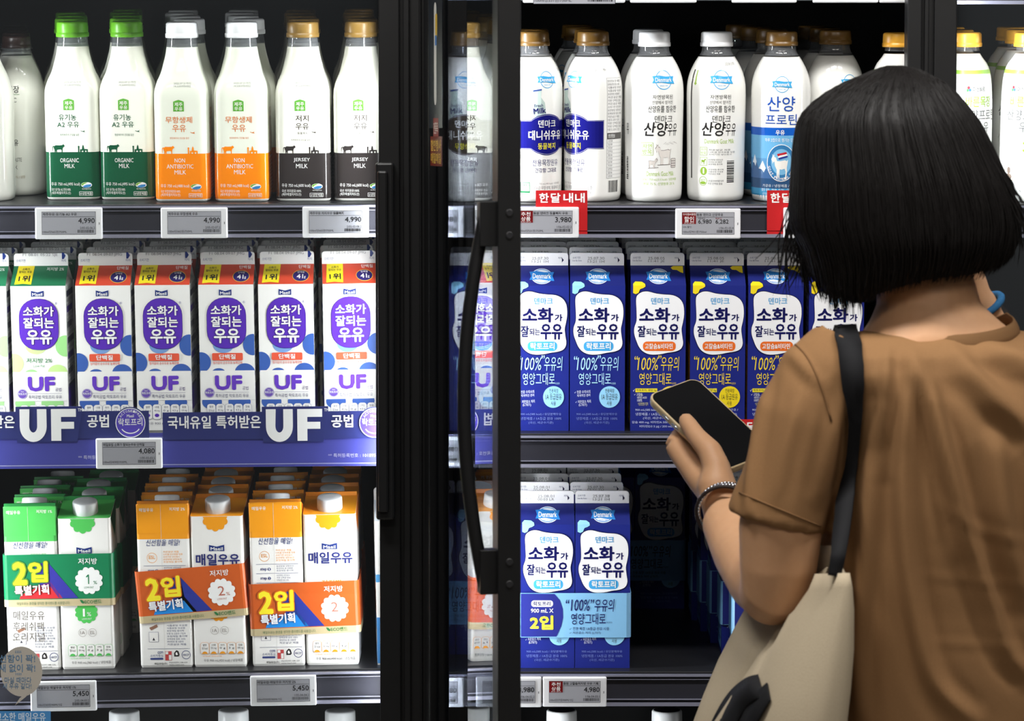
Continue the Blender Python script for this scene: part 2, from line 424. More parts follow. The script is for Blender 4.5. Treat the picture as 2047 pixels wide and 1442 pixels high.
# ------------------------------------------------------------------ price tags, cards, banner
def price_tag(sh, x0, y0, x1, y1, lines, label, red=None, extra=None, Y=-0.0375):
    s = SH[sh]
    c = P((x0+x1)/2, (y0+y1)/2, Y); w = (x1-x0)*U*0.001*(Y-CAMY)/(-CAMY); h = (y1-y0)*U*0.001*(Y-CAMY)/(-CAMY)
    root = empty('price_tag', c, (0, -math.atan(s.r), 0)); tag(root, label, 'price tag', 'electronic price tags on the shelf rails')
    b = MB(); b.box(-w/2, w/2, -0.004, 0.0028, -h/2, h/2, mat((240, 241, 244), 0.35)); body = b.build('tag_case', root, 0.0016)
    # design units: 400 x 183 tag
    a = Art(200, 91.5, w*1000/400)
    if lines == 'dark':
        a.rect(20, 20, 362, 158, (30, 26, 30), 1)
    else:
        a.rect(40, 22, 362, 158, (28, 28, 32), 1); a.rect(42, 24, 360, 156, (166, 167, 174), 2)
        nm, price, code, unit = lines
        x = 44 if not red else 128
        a.T(nm, x+2, 28, x+min(250, 14*len(nm)+10), 46, (15, 15, 18), 0.015, 3)
        a.line(x, 52, 356, 52, 2, (60, 60, 64), 3)
        a.T(unit, 46, 134, 190, 150, (20, 20, 22), 0.0, 3)
        a.T(code, 268, 112, 356, 126, (20, 20, 22), 0.0, 3)
        rnd = random.Random(sum(map(ord, nm+price))); xx = 254
        while xx < 352:
            ww = rnd.choice((2, 2, 3, 5)); a.rect(xx, 130, xx+ww, 148, (20, 20, 22), 3); xx += ww+rnd.choice((2, 3))
        if extra:
            a.T(price, 140, 66, 222, 96, (12, 12, 14), 0.012, 3); a.T(extra, 246, 66, 326, 96, (12, 12, 14), 0.012, 3)
            a.T('비회원가', 140, 55, 182, 64, (12, 12, 14), 0.01, 3); a.T('회원가', 246, 55, 282, 64, (150, 30, 30), 0.01, 3)
            a.T('10% 할인', 46, 106, 98, 118, (12, 12, 14), 0.0, 3)
        else:
            a.T(price, 258, 60, 356, 96, (12, 12, 14), 0.016, 3)
        if red:
            a.rect(42, 24, 126, 94, (122, 22, 26), 3)
            if len(red) == 2:
                a.T(red[0], 56, 30, 112, 54, WHITE, 0.02, 4); a.T(red[1], 56, 58, 112, 82, WHITE, 0.02, 4)
            else:
                a.T('우리멤버클럽', 46, 28, 122, 42, WHITE, 0.0, 4); a.T(red[0], 54, 48, 114, 82, WHITE, 0.02, 4)
            a.T('07.01~07.31', 54, 85, 114, 92, WHITE, 0.0, 4)
        a.rect(380, 86, 385, 100, (120, 120, 124), 1)
    b = MB(); b.art(a, lambda u, v, o: (u, -0.0040-o, v)); b.build('display_screen', root)
    return root
price_tag('L1', 71, 415, 205, 478, ('제주우유 유기농 A2 우유', '4,990', '2/05-02-06.2', '100ml당665원/750ML'), 'price tag of 4,990 under the two green-banded bottles')
price_tag('L1', 322, 415, 455, 476, ('제주우유 무항생제 우유', '4,990', '2/05-02-07.2', '100ml당665원/750ML'), 'price tag of 4,990 under the two orange-banded bottles')
price_tag('L1', 605, 413, 737, 475, ('제주우유 저지우유 동물복지', '4,990', '2/05-02-08.2', '100ml당665원/750ML'), 'price tag of 4,990 under the two black-banded bottles')
price_tag('L2', 192, 876, 325, 937, ('매일유업 소화가 잘되는우유 단백질', '4,080', '1/05-03-03.5', '100ml당439원/930ML'), 'price tag of 4,080 over the blue banner', Y=-0.0425)
price_tag('L3', 61, 1361, 194, 1422, ('매일유업 매일우유 저지방 1%', '5,450', '2/05-04-03.2', '100ml당303원/900ML*2입'), 'price tag of 5,450 under the green-banded two-pack')
price_tag('L3', 500, 1350, 633, 1411, ('매일유업 매일우유 저지방 2%', '5,450', '1/05-04-04.2', '100ml당303원/900ML*2입'), 'price tag of 5,450 under the orange-banded two-pack nearest the door post')
price_tag('R1', 795, 413, 928, 474, ('동원 덴마크 무항생제 우유', '3,980', '1/06-02-01.2', '100ml당531원/750ML'), 'price tag seen dimly through the open door, bottle shelf')
price_tag('R2', 800, 873, 930, 932, ('동원 소화가 잘되는 우유', '3,480', '1/06-03-01.2', '100ml당387원/900ML'), 'price tag seen dimly through the open door, carton shelf')
price_tag('R3', 795, 1355, 928, 1414, ('동원 덴마크 대니쉬우유', '5,280', '1/06-04-01.2', '100ml당293원/900ML*2입'), 'price tag seen dimly through the open door, two-pack shelf')
price_tag('R1', 1023, 414, 1157, 475, ('동원 덴마크 동물복지 우유', '3,980', '1/06-02-02.2', '100ml당531원/750ML'), 'price tag of 3,980 with a dark red corner, in front of the red card', ('추천', '상품'))
price_tag('R1', 1350, 417, 1480, 477, ('동원 덴마크 산양우유', '6,980', '1/06-02-03.4', '100ml당931원/750ml'), 'price tag with two prices under the goat milk bottles', ('할인',), '6,282')
price_tag('R1', 1566, 415, 1698, 476, ('동원 산양프로틴 우유', '5,480', '1/06-02-04.2', '100ml당731원/750ML'), 'price tag beside the shopper hair under the blue mountain bottle')
price_tag('R2', 1497, 871, 1630, 932, ('동원 고칼슘 비타민 우유', '3,980', '1/06-03-03.1', '100ml당442원/900ML'), 'price tag peeking out beside the shopper sleeve')
price_tag('R3', 951, 1353, 1083, 1414, ('동원 순수우유', '3,980', '1/06-04-02.2', '100ml당221원/900ML'), 'price tag half hidden by the open door edge')
price_tag('R3', 1084, 1353, 1213, 1413, ('동원 고칼슘저지방 우유 기획', '4,980', '1/06-04-03.1', '100ml당277원/900ML*2입'), 'price tag of 4,980 with a dark red corner under the banded blue two-pack', ('추천', '상품'))
for k, (x0, x1) in enumerate(((1046, 1249), (1260, 1392), (1463, 1592), (1625, 1755), (1758, 1880))):
    price_tag('R0', x0, -56, x1, 5, ('동원 우유', '3,980', '1/06-01-0%d.1' % (k+1), '100ml당531원/750ML'), 'price tag cut off by the top edge, above ' + ('the open door post', 'the goat milk bottles', 'the second goat milk bottle', 'the shopper head', 'the far black post')[k])

def promo_card(sh, x0, y0, x1, y1, label, Y=-0.0345):
    s = SH[sh]; c = P((x0+x1)/2, y1, Y); f = U*0.001*(Y-CAMY)/(-CAMY); w = (x1-x0)*f; h = (y1-y0)*f
    root = empty('promo_card', c); tag(root, label, 'promotion card', 'red promotion cards in the shelf rails')
    b = MB(); b.box(-w/2, w/2, 0, 0.0008, 0, h, mat((196, 36, 40), 0.3))
    a = Art(0, 0, 1); W = w*1000; H = h*1000
    for i, ch in enumerate('한달내내'):
        xc = W*(-0.34+0.225*i+(0.02 if i > 1 else 0)); a.T(ch, xc-W*0.095, -H*0.945, xc+W*0.095, -H*0.735, WHITE, 0.045, 1)
    b.art(a, lambda u, v, o: (u, -o, v)); b.build('card', root)
    # clear rail lip in front of its lower half
    return root
promo_card('R1', 1071, 381, 1174, 474, 'red card with white lettering clipped in the rail below the round bottles')
promo_card('R1', 1533, 381, 1636, 474, 'red card mostly hidden by the shopper hair')
promo_card('R2', 1463, 838, 1566, 930, 'red card beside the phone below the yellow-marked cartons')

NAVY = (46, 52, 112)
def uf_banner(x0, x1, label, texts, ufx, circ):
    Y = -0.0385; f = U*0.001*(Y-CAMY)/(-CAMY)*1000
    c = P((x0+x1)/2, 878, Y); root = empty('promo_banner', c, (0, -math.atan(0.008), 0)); tag(root, label, 'banner', 'blue banners along the carton shelf')
    cx = (x0+x1)/2; a = Art(cx, 878, f)
    b = MB(); th = 0.001
    def slab(pts, z=0.0):
        q = [((x-cx)*f*0.001, (878-y)*f*0.001) for x, y in pts]; n = len(q)
        vs = [(x, -z, y) for x, y in q]+[(x, th, y) for x, y in q]
        fs = [tuple(range(n)), tuple(range(2*n-1, n-1, -1))]+[(i+n, (i+1) % n+n, (i+1) % n, i) for i in range(n)]
        b.add(vs, fs, mat(NAVY, 0.35))
    slab([(x0, 878), (x1, 878), (x1, 823), (x0, 823)])
    if ufx is not None:
        ux = ufx
        slab([(ux-6, 884), (ux+115, 884), (ux+125, 823), (ux+125, 813), (ux-8, 813), (ux-8, 840)], 0.0003)
        # U and F
        n = 14; out = [(ux, 820), (ux, 862)]
        pts_o = [(ux, 818)]+[(ux+27-27*math.cos(q*math.pi/n), 853+31*math.sin(q*math.pi/n)) for q in range(n+1)]+[(ux+54, 818)]
        pts_i = [(ux+20, 818)]+[(ux+27-8*math.cos(q*math.pi/n), 852+13*math.sin(q*math.pi/n)) for q in range(n+1)]+[(ux+35, 818)]
        vs = []; fs = []
        for p, q in zip(pts_o, pts_i): vs += [a.p(*p), a.p(*q)]
        for i in range(len(pts_o)-1): fs.append((2*i, 2*i+2, 2*i+3, 2*i+1))
        a.items.append((vs, fs, WHITE, 5))
        a.rect(ux+63, 818, ux+83, 882, WHITE, 5); a.rect(ux+83, 818, ux+113, 834, WHITE, 5); a.rect(ux+83, 844, ux+109, 858, WHITE, 5)
        a.T('TM', ux+117, 817, ux+126, 823, WHITE, 0.01, 5)
    if circ is not None:
        slab([(circ+32*math.cos(t*math.pi/14), 847+32*math.sin(t*math.pi/14)) for t in range(28)][::-1], 0.0003)
        a.ell(circ, 847, 30, 30, (88, 72, 180), 4); a.ring(circ, 847, 30, 30, 1.6, WHITE, 5); a.ring(circ, 853, 20, 16, 2, WHITE, 5, a0=25, a1=155)
        a.T('락토프리', circ-24, 838, circ+24, 853, WHITE, 0.02, 6)
        a.T('Maeil', circ-7, 830, circ+7, 836, WHITE, 0.01, 6)
        for i, ch in enumerate('LACTOSE-FREE'):
            t = math.radians(-160+i*140/11); xx, yy = circ+23*math.cos(t), 846+23*math.sin(t)
            a.T(ch, xx-2, yy-2.4, xx+2, yy+2.4, WHITE, 0.01, 6, rot=-(math.degrees(t)+90))
    for (s, t0, t1) in texts: a.T(s, t0, 830, t1, 856, WHITE, 0.035, 3)
    b.art(a, lambda u, v, o: (u, -o, v)); b.build('banner_print', root)
uf_banner(-190, 299, 'blue banner with white lettering and a round badge, cut off by the picture edge', (('국내유일 특허받은', -160, 30), ('공법', 175, 219)), 40, 262)
uf_banner(325, 756, 'blue banner with white lettering running up to the black door post', (('국내유일', 335, 422), ('특허받은', 432, 522), ('공법', 663, 707)), 532, 749)
b = MB(); s2 = SH['L2']; Y = -0.0372
root = empty('rail_strip', (s2.xr, 0, s2.z0), (0, -math.atan(s2.r), 0)); tag(root, 'blue printed strip filling the rail below the banners', 'shelf strip')
b.box(-0.85-s2.xr, XL1-s2.xr, Y, Y+0.0012, -0.002-s2.rh, 0.002, mat((70, 72, 152), 0.3))
a = Art(0, 0, 1); xo = (X(655, Y)-s2.xr)*1000
a.T('** 특허등록번호 : 1018954690', xo, 26, xo+72, 31, (190, 190, 220), 0.0, 1); a.T('** 특허등록번호 : 1018954690', xo-318, 26, xo-246, 31, (190, 190, 220), 0.0, 1)
a.rect(-500, 3, 400, 4.2, (150, 152, 196), 1); a.rect(-500, 38, 400, 39.2, (150, 152, 196), 1)
b.art(a, lambda u, v, o: (u, Y-o, v)); b.build('printed_strip', root)

# decals stuck on the closed door's pane
def decal(name, label, a, ref, Y=-0.0702):
    b = MB(); f = U*0.001*(Y-CAMY)/(-CAMY)
    b.art(a, lambda u, v, o: (P(u*1000, 700, Y).x, Y-o, P(300, -v*1000, Y).z))
    o = b.build(name, DL); o['label'] = label
a = Art(0, 0, 1.0)
a.poly([(36+42*math.cos(t*math.pi/20), 1343+50*math.sin(t*math.pi/20)) for t in range(40)], (178, 172, 162), 1)
a.poly([(40, 1390), (62, 1374), (44, 1394), (22, 1411), (32, 1396)], (178, 172, 162), 2)
a.T('신선함이 꽉!', -24, 1309, 64, 1325, (96, 128, 158), 0.02, 3); a.T('틈새 없이 꽉!', -24, 1328, 64, 1344, (96, 128, 158), 0.02, 3)
a.T('마실 때마다', 2, 1354, 56, 1366, (96, 128, 158), 0.01, 3); a.T('새 우유 같다!', -2, 1366, 56, 1378, (96, 128, 158), 0.01, 3)
a.T('““', 24, 1300, 36, 1306, (96, 128, 158), 0.0, 3); a.T('””', 24, 1346, 36, 1351, (96, 128, 158), 0.0, 3)
decal('door_decal', 'beige speech bubble sticker', a, None)
a = Art(0, 0, 1.0)
a.T('매일우유', 21, 1222, 84, 1240, (168, 164, 158), 0.02, 1); a.T('후레쉬팩', 20, 1244, 82, 1262, (168, 164, 158), 0.02, 1); a.T('오리지널', 19, 1265, 84, 1283, (168, 164, 158), 0.02, 1)
decal('door_decal', 'grey lettering sticker', a, None)
a = Art(0, 0, 1.0)
a.rect(-160, 1422, 94, 1480, (72, 134, 190), 1); a.T('고소한 매일우유', -18, 1425, 84, 1443, (200, 216, 232), 0.03, 2)
decal('door_decal', 'blue lettered sticker', a, None)
# ------------------------------------------------------------------ products
M_MILK = mat((243, 243, 232), 0.11, 0.5, key='milk')
M_MILKW = mat((246, 246, 242), 0.11, 0.5, key='milkw')
M_CARD = mat((240, 240, 236), 0.42, 0.4, key='card')
GREEN_D = (24, 84, 56); ORANGE = (255, 140, 16); JERSEY = (50, 45, 44)

def interp(tab, z):
    if z <= tab[0][0]: return tab[0][1]
    for (a, r), (b, q) in zip(tab, tab[1:]):
        if z <= b: return r+(q-r)*(z-a)/(b-a)
    return tab[-1][1]
def smooth_tab(tab, step=3.0):
    # Catmull-Rom resampling of a (z, radius) table, millimetres
    out = []
    for i in range(len(tab)-1):
        p0 = tab[max(i-1, 0)]; p1 = tab[i]; p2 = tab[i+1]; p3 = tab[min(i+2, len(tab)-1)]
        n = max(1, int((p2[0]-p1[0])/step))
        for q in range(n):
            t = q/n; z = p1[0]+(p2[0]-p1[0])*t
            m1 = (p2[1]-p0[1])/(p2[0]-p0[0]+1e-9)*(p2[0]-p1[0]); m2 = (p3[1]-p1[1])/(p3[0]-p1[0]+1e-9)*(p2[0]-p1[0])
            h = (2*t**3-3*t*t+1)*p1[1]+(t**3-2*t*t+t)*m1+(-2*t**3+3*t*t)*p2[1]+(t**3-t*t)*m2
            out.append((z, h))
    out.append(tab[-1]); return out
def sq_ring(w, r, z, n=48):
    pts = []; e = w-r
    for q in range(n):
        a = 2*math.pi*(q+0.5)/n; c, s = math.cos(a), math.sin(a)
        cx = e if c > 0 else -e; cy = e if s > 0 else -e
        # direction ray hits rounded square
        lo, hi = 0.0, w*2
        for _ in range(26):
            m = (lo+hi)/2; x, y = abs(m*c), abs(m*s)
            dx, dy = max(x-e, 0), max(y-e, 0)
            if dx*dx+dy*dy < r*r: lo = m
            else: hi = m
        pts.append((lo*c*0.001, lo*s*0.001, z*0.001))
    return pts
def circ_ring(r, z, n=40): return [(r*math.cos(2*math.pi*q/n)*0.001, r*math.sin(2*math.pi*q/n)*0.001, z*0.001) for q in range(n)]
def cap_part(root, r, z0, z1, col, ridged=True, name='cap', ring=True, topcol=None):
    m = mat(col, 0.32, 0.5); b = MB(); n = 72; rings = []
    prof = [(r*1.02, z0), (r*1.03, z0+1.2), (r*1.03, z0+(z1-z0)*0.26), (r*0.975, z0+(z1-z0)*0.30), (r*0.985, z0+(z1-z0)*0.34), (r*0.965, z1-2.2), (r*0.93, z1-0.7), (r*0.86, z1), (r*0.4, z1)]
    if not ring: prof = [(r, z0), (r, z0+1), (r*0.985, z1-2), (r*0.95, z1-0.6), (r*0.88, z1), (r*0.4, z1)]
    for i, (rr, z) in enumerate(prof):
        rg = ridged and (4 <= i <= 5 if ring else 1 <= i <= 2)
        rings.append([((rr+(0.25 if (q % 2 and rg) else 0))*math.cos(2*math.pi*q/n)*0.001, (rr+(0.25 if (q % 2 and rg) else 0))*math.sin(2*math.pi*q/n)*0.001, z*0.001) for q in range(n)])
    mats = None
    if topcol: mats = [m]*(len(rings)-2)+[mat(topcol, 0.4)]
    b.loft(rings, m, True, True, True, mats); return b.build(name, root)
def neck_part(root, prof, name='clear_neck', thread=True):
    b = MB(); b.loft([circ_ring(r, z) for z, r in prof], M_CLEAR, False, False)
    if thread:
        z = prof[-1][0]-4; r = prof[-1][1]
        b.loft([circ_ring(r, z-1), circ_ring(r*1.12, z-0.6), circ_ring(r*1.12, z+0.6), circ_ring(r, z+1)], M_CLEAR, False, False)
    return b.build(name, root)

GREYD = (118, 120, 122)
def cow(a, x0, y0, x1, y1, col, layer=1, flip=False):
    pts = [(0, .30), (.08, .18), (.16, .22), (.26, .10), (.55, .12), (.80, .10), (.86, .0), (.93, .03), (1.0, .18), (.97, .30), (.90, .32), (.84, .48), (.82, .62), (.82, 1), (.75, 1), (.74, .68), (.66, .62), (.40, .66), (.36, .74), (.37, 1), (.30, 1), (.27, .76), (.25, 1), (.18, 1), (.17, .66), (.12, .50), (.10, .30), (.06, .36), (.03, .85), (0, .85)]
    if flip: pts = [(1-x, y) for x, y in pts][::-1]
    return a.poly([(x0+x*(x1-x0), y0+y*(y1-y0)) for x, y in pts], col, layer)
def goat(a, x0, y0, x1, y1, col, layer=1, flip=False):
    pts = [(.02, .22), (.10, .10), (.08, .0), (.14, .08), (.20, .02), (.19, .12), (.30, .16), (.36, .30), (.55, .30), (.82, .26), (.92, .30), (1.0, .24), (.97, .40), (.93, .58), (.95, .75), (.90, 1), (.84, 1), (.86, .74), (.80, .62), (.62, .66), (.52, .64), (.50, .80), (.50, 1), (.44, 1), (.43, .76), (.40, 1), (.34, 1), (.34, .66), (.24, .50), (.20, .32), (.14, .34), (.10, .42), (.08, .32)]
    if flip: pts = [(1-x, y) for x, y in pts][::-1]
    return a.poly([(x0+x*(x1-x0), y0+y*(y1-y0)) for x, y in pts], col, layer)
def brand_ribbon(a, cx, cy, w, ring=(255, 255, 255), col=(58, 158, 214), txt=WHITE, l=2, solid=None):
    h = w*0.36
    if solid: a.ell(cx, cy, w*0.43, w*0.27, solid, l-1)
    else: a.ring(cx, cy, w*0.37, w*0.40, w*0.03, col, l-1)
    if solid: a.ring(cx, cy, w*0.40, w*0.245, w*0.022, col, l)
    a.poly([(cx-w*.5, cy-h*.42), (cx-w*.2, cy-h*.5), (cx+w*.1, cy-h*.38), (cx+w*.5, cy-h*.40), (cx+w*.43, cy), (cx+w*.5, cy+h*.46), (cx+w*.2, cy+h*.42), (cx-w*.1, cy+h*.30), (cx-w*.5, cy+h*.36), (cx-w*.43, cy)], col, l+1)
    a.T('Denmark', cx-w*.37, cy-h*.27, cx+w*.37, cy+h*.24, txt, 0.025, l+2)
    a.T('SINCE 1985', cx-w*.17, cy+w*.21 if not solid else cy+w*.165, cx+w*.17, cy+w*.26 if not solid else cy+w*.205, col, 0.0, l+1)
def maeil_flag(a, x0, y0, x1, y1, l=2):
    mx = (x0+x1)/2; h = y1-y0
    a.poly([(x0, y0), (mx, y0+h*.28), (x1, y0), (x1, y1), (mx, y1-h*.06), (x0, y1)], (34, 54, 122), l)
    a.T('Maeil', x0+(x1-x0)*.10, y0+h*.36, x1-(x1-x0)*.10, y0+h*.86, WHITE, 0.03, l+1)
def barcode(a, x0, y0, x1, y1, horiz=False, l=1, seed=3):
    rnd = random.Random(seed); t = 0.0; L = (y1-y0) if horiz else (x1-x0)
    while t < L:
        w = L*rnd.choice((.015, .02, .03, .045)); w = min(w, L-t)
        if horiz: a.rect(x0, y0+t, x1, y0+t+w, (36, 36, 38), l)
        else: a.rect(x0+t, y0, x0+t+w, y1, (36, 36, 38), l)
        t += w+L*rnd.choice((.015, .02, .03))
def smallprint(a, x0, y0, x1, y1, n, col, l=1, seed=1):
    words = ['저온살균 제품', '원재료명 원유 100%', '영양정보 총 내용량', '보관방법 냉장보관', '소비기한 상단표시', '나트륨 탄수화물 당류', '지방 단백질 칼슘', '식품유형 우유류', '반품 및 교환처 구입처', '포장재질 종이팩']
    rnd = random.Random(seed); h = (y1-y0)/n
    for i in range(n):
        a.T(rnd.choice(words), x0, y0+h*i+h*0.12, x0+(x1-x0)*rnd.uniform(0.75, 1.0), y0+h*i+h*0.86, col, 0.0, l)

# ---- squared bottles with a coloured band
JK = 0.2131
J_TAB = smooth_tab([(0, 33), (2, 34.6), (6, 35.2), (60, 34.9), (100, 34.8), (128, 34.8), (137, 34.6), (145, 33.6), (153, 31.4), (163, 27.2), (174, 24.4), (184, 22.0), (194, 20.3), (202, 19.4), (208, 19.0)], 4)
def jeju(kind):
    col, capcol, mlk = {'a2': (GREEN_D, (110, 190, 42), (243, 244, 232)), 'na': (ORANGE, (240, 241, 243), (240, 243, 228)), 'je': (JERSEY, (134, 104, 50), (245, 245, 233))}[kind]
    ink = {'a2': (36, 92, 66), 'na': (226, 122, 44), 'je': (70, 62, 56)}[kind]
    root = empty('milk_bottle')
    band = mat(col, 0.12, 0.5); milk = mat(mlk, 0.11, 0.5)
    zb = 61.8; rows = sorted(set([z for z, r in J_TAB if z < 196]+[3.5, zb, zb+0.01, 196]))
    rings = []; mats = []
    for z in rows:
        w = interp(J_TAB, z); f = min(1, max(0, (z-140)/45)); r = 11+(w-11)*f
        rings.append(sq_ring(w, min(r, w-0.01), z))
    for a, b_ in zip(rows, rows[1:]): mats.append(mat((226, 226, 220), 0.3) if b_ <= 3.6 else band if b_ <= zb+0.001 else milk)
    b = MB(); b.print_rough = 0.13; b.loft(rings, milk, True, True, True, mats)
    a = Art(192, 1215, JK)
    cow(a, 76, 878, 150, 927, col); a.rect(230, 897, 238, 927, col); a.ell(234, 893, 5, 6, col); a.poly([(242, 927), (242, 908), (253, 908), (256, 890), (260, 880), (265, 890), (267, 906), (289, 908), (289, 927), (281, 927), (281, 916), (272, 916), (272, 927), (262, 927), (262, 917), (252, 917), (252, 927)], col)
    a.poly([(148, 614), (162, 608), (180, 603), (198, 608), (212, 614), (212, 672), (148, 672)], (100, 174, 66), 1)
    a.T('제주', 156, 618, 204, 642, mlk, 0.03, 2); a.T('우유', 156, 646, 204, 668, mlk, 0.03, 2)
    if kind == 'na': a.T('무항생제', 100, 703, 260, 742, ink, 0.012, 1); a.T('우유', 140, 752, 222, 795, ink, 0.012, 1); yl = (826, 838)
    elif kind == 'je': a.T('저지', 152, 697, 231, 735, ink, 0.012, 1); a.T('우유', 152, 745, 231, 784, ink, 0.012, 1); a.T('동물복지', 162, 798, 224, 813, ink, 0.0, 1); yl = (840, 852)
    else: a.T('유기농', 118, 697, 224, 735, ink, 0.012, 1); a.T('A2 우유', 108, 742, 240, 777, ink, 0.012, 1); yl = (814, 828)
    a.T('청정제주의 건강을 담은', 124, yl[0], 240, yl[1], ink, 0.0, 1)
    a.poly([(246, 794), (258, 799), (268, 797), (276, 792), (270, 800), (276, 806), (262, 803), (252, 800)], ink, 1)
    a.T('2025.07.31까지', 153, 499, 255, 512, GREYD, 0.0, 1); a.T('14:50AWEH002', 153, 515, 255, 528, GREYD, 0.0, 1)
    w2 = (240, 240, 236)
    if kind == 'na': a.T('NON', 150, 953, 212, 978, w2, 0, 1); a.T('ANTIBIOTIC', 102, 989, 262, 1014, w2, 0, 1); a.T('MILK', 148, 1024, 217, 1049, w2, 0, 1); kc = '488'
    elif kind == 'je': a.T('JERSEY', 137, 953, 235, 979, w2, 0.004, 1); a.T('MILK', 151, 989, 221, 1014, w2, 0.004, 1); kc = '600'
    else: a.T('ORGANIC', 121, 962, 233, 987, w2, 0, 1); a.T('MILK', 146, 996, 208, 1021, w2, 0, 1); kc = '495'
    a.T('우유 750 mL(%s kcal)' % kc, 64, 1107, 236, 1132, w2, 0.006, 1)
    a.T({'na': '국산 무항생제원유100%', 'je': '국산 저지원유100%', 'a2': '국산 유기농 A2 원유100%'}[kind], 64, 1142, 180, 1160, w2, 0.0, 1)
    a.T('(제주특별자치도산)', 64, 1163, 180, 1183, w2, 0.006, 1)
    a.ell(276, 1124, 33, 17, (238, 240, 240), 1); a.poly([(243, 1124), (250, 1114), (268, 1108), (284, 1108), (262, 1118), (252, 1128)], (120, 176, 60), 2); a.poly([(252, 1132), (276, 1122), (306, 1120), (300, 1134), (280, 1140), (262, 1139)], (60, 130, 190), 2)
    a.T('제주특별자치도', 248, 1144, 304, 1152, w2, 0.0, 1); a.rect(231, 1164, 312, 1188, w2, 1, 3); a.rect(233, 1166, 310, 1186, col, 2, 2); a.T('✻냉장제품', 236, 1168, 307, 1184, w2, 0.01, 3)
    b.art(a, lambda u, v, o: (u, -(interp(J_TAB, v*1000)*0.001+o), v))
    # side panel small print
    c = Art(0, 0, 1); smallprint(c, -18, -120, 18, -66, 9, ink, 1, 4); c.rect(-20, -56, 22, -8, w2, 1, 3); c.rect(-19, -55, 21, -9, col, 2, 3); smallprint(c, -16, -52, 18, -12, 9, w2, 3, 5)
    b.art(c, lambda u, v, o: (interp(J_TAB, v*1000)*0.001+o, u, v))
    b.art(c, lambda u, v, o: (-(interp(J_TAB, v*1000)*0.001+o), -u, v))
    b.build('body', root)
    neck_part(root, [(195.6, interp(J_TAB, 195.6)+.15), (201, interp(J_TAB, 201)), (206, 19.0), (210, 18.8), (213.5, 18.8)])
    cap_part(root, 20.5, 207.5, 227, capcol, True)
    return root

# ---- round bottles
D_TAB = smooth_tab([(0, 32), (2, 35), (8, 36.3), (40, 36.9), (75, 37.3), (120, 38.0), (139, 38.0), (152, 37.0), (162, 34.6), (170, 31.4), (178, 27.2), (184, 23.4), (188, 20.6), (191, 19.2), (194, 18.9)], 4)
def round_bottle(tab, top, arts, rot, capcol, cap_z, cap_r, neck, milkmat=None, zcol=None, ulim=100):
    root = empty('milk_bottle'); mm = milkmat or M_MILKW
    b = MB(); b.print_rough = 0.13; rows = sorted(set([z for z, r in tab if z <= top]+([c[0] for c in zcol]+[c[1] for c in zcol] if zcol else [])))
    mats = []
    for z0, z1 in zip(rows, rows[1:]):
        m = mm
        for c in (zcol or ()):
            if z0 >= c[0]-1e-6 and z1 <= c[1]+1e-6: m = c[2]
        mats.append(m)
    b.loft([circ_ring(interp(tab, z), z, 56) for z in rows], mm, True, True, True, mats)
    R0 = 0.0375
    def mp(u, v, o):
        t = u/R0+rot; r = interp(tab, v*1000)*0.001+o
        return (r*math.sin(t), -r*math.cos(t), v)
    for a in arts: b.art(a, mp, [i*4.5 for i in range(-26, 27)], [i*10 for i in range(0, 22)])
    b.build('body', root)
    neck_part(root, neck)
    cap_part(root, cap_r, cap_z[0], cap_z[1], capcol)
    return root
NAVYB = (26, 26, 112)
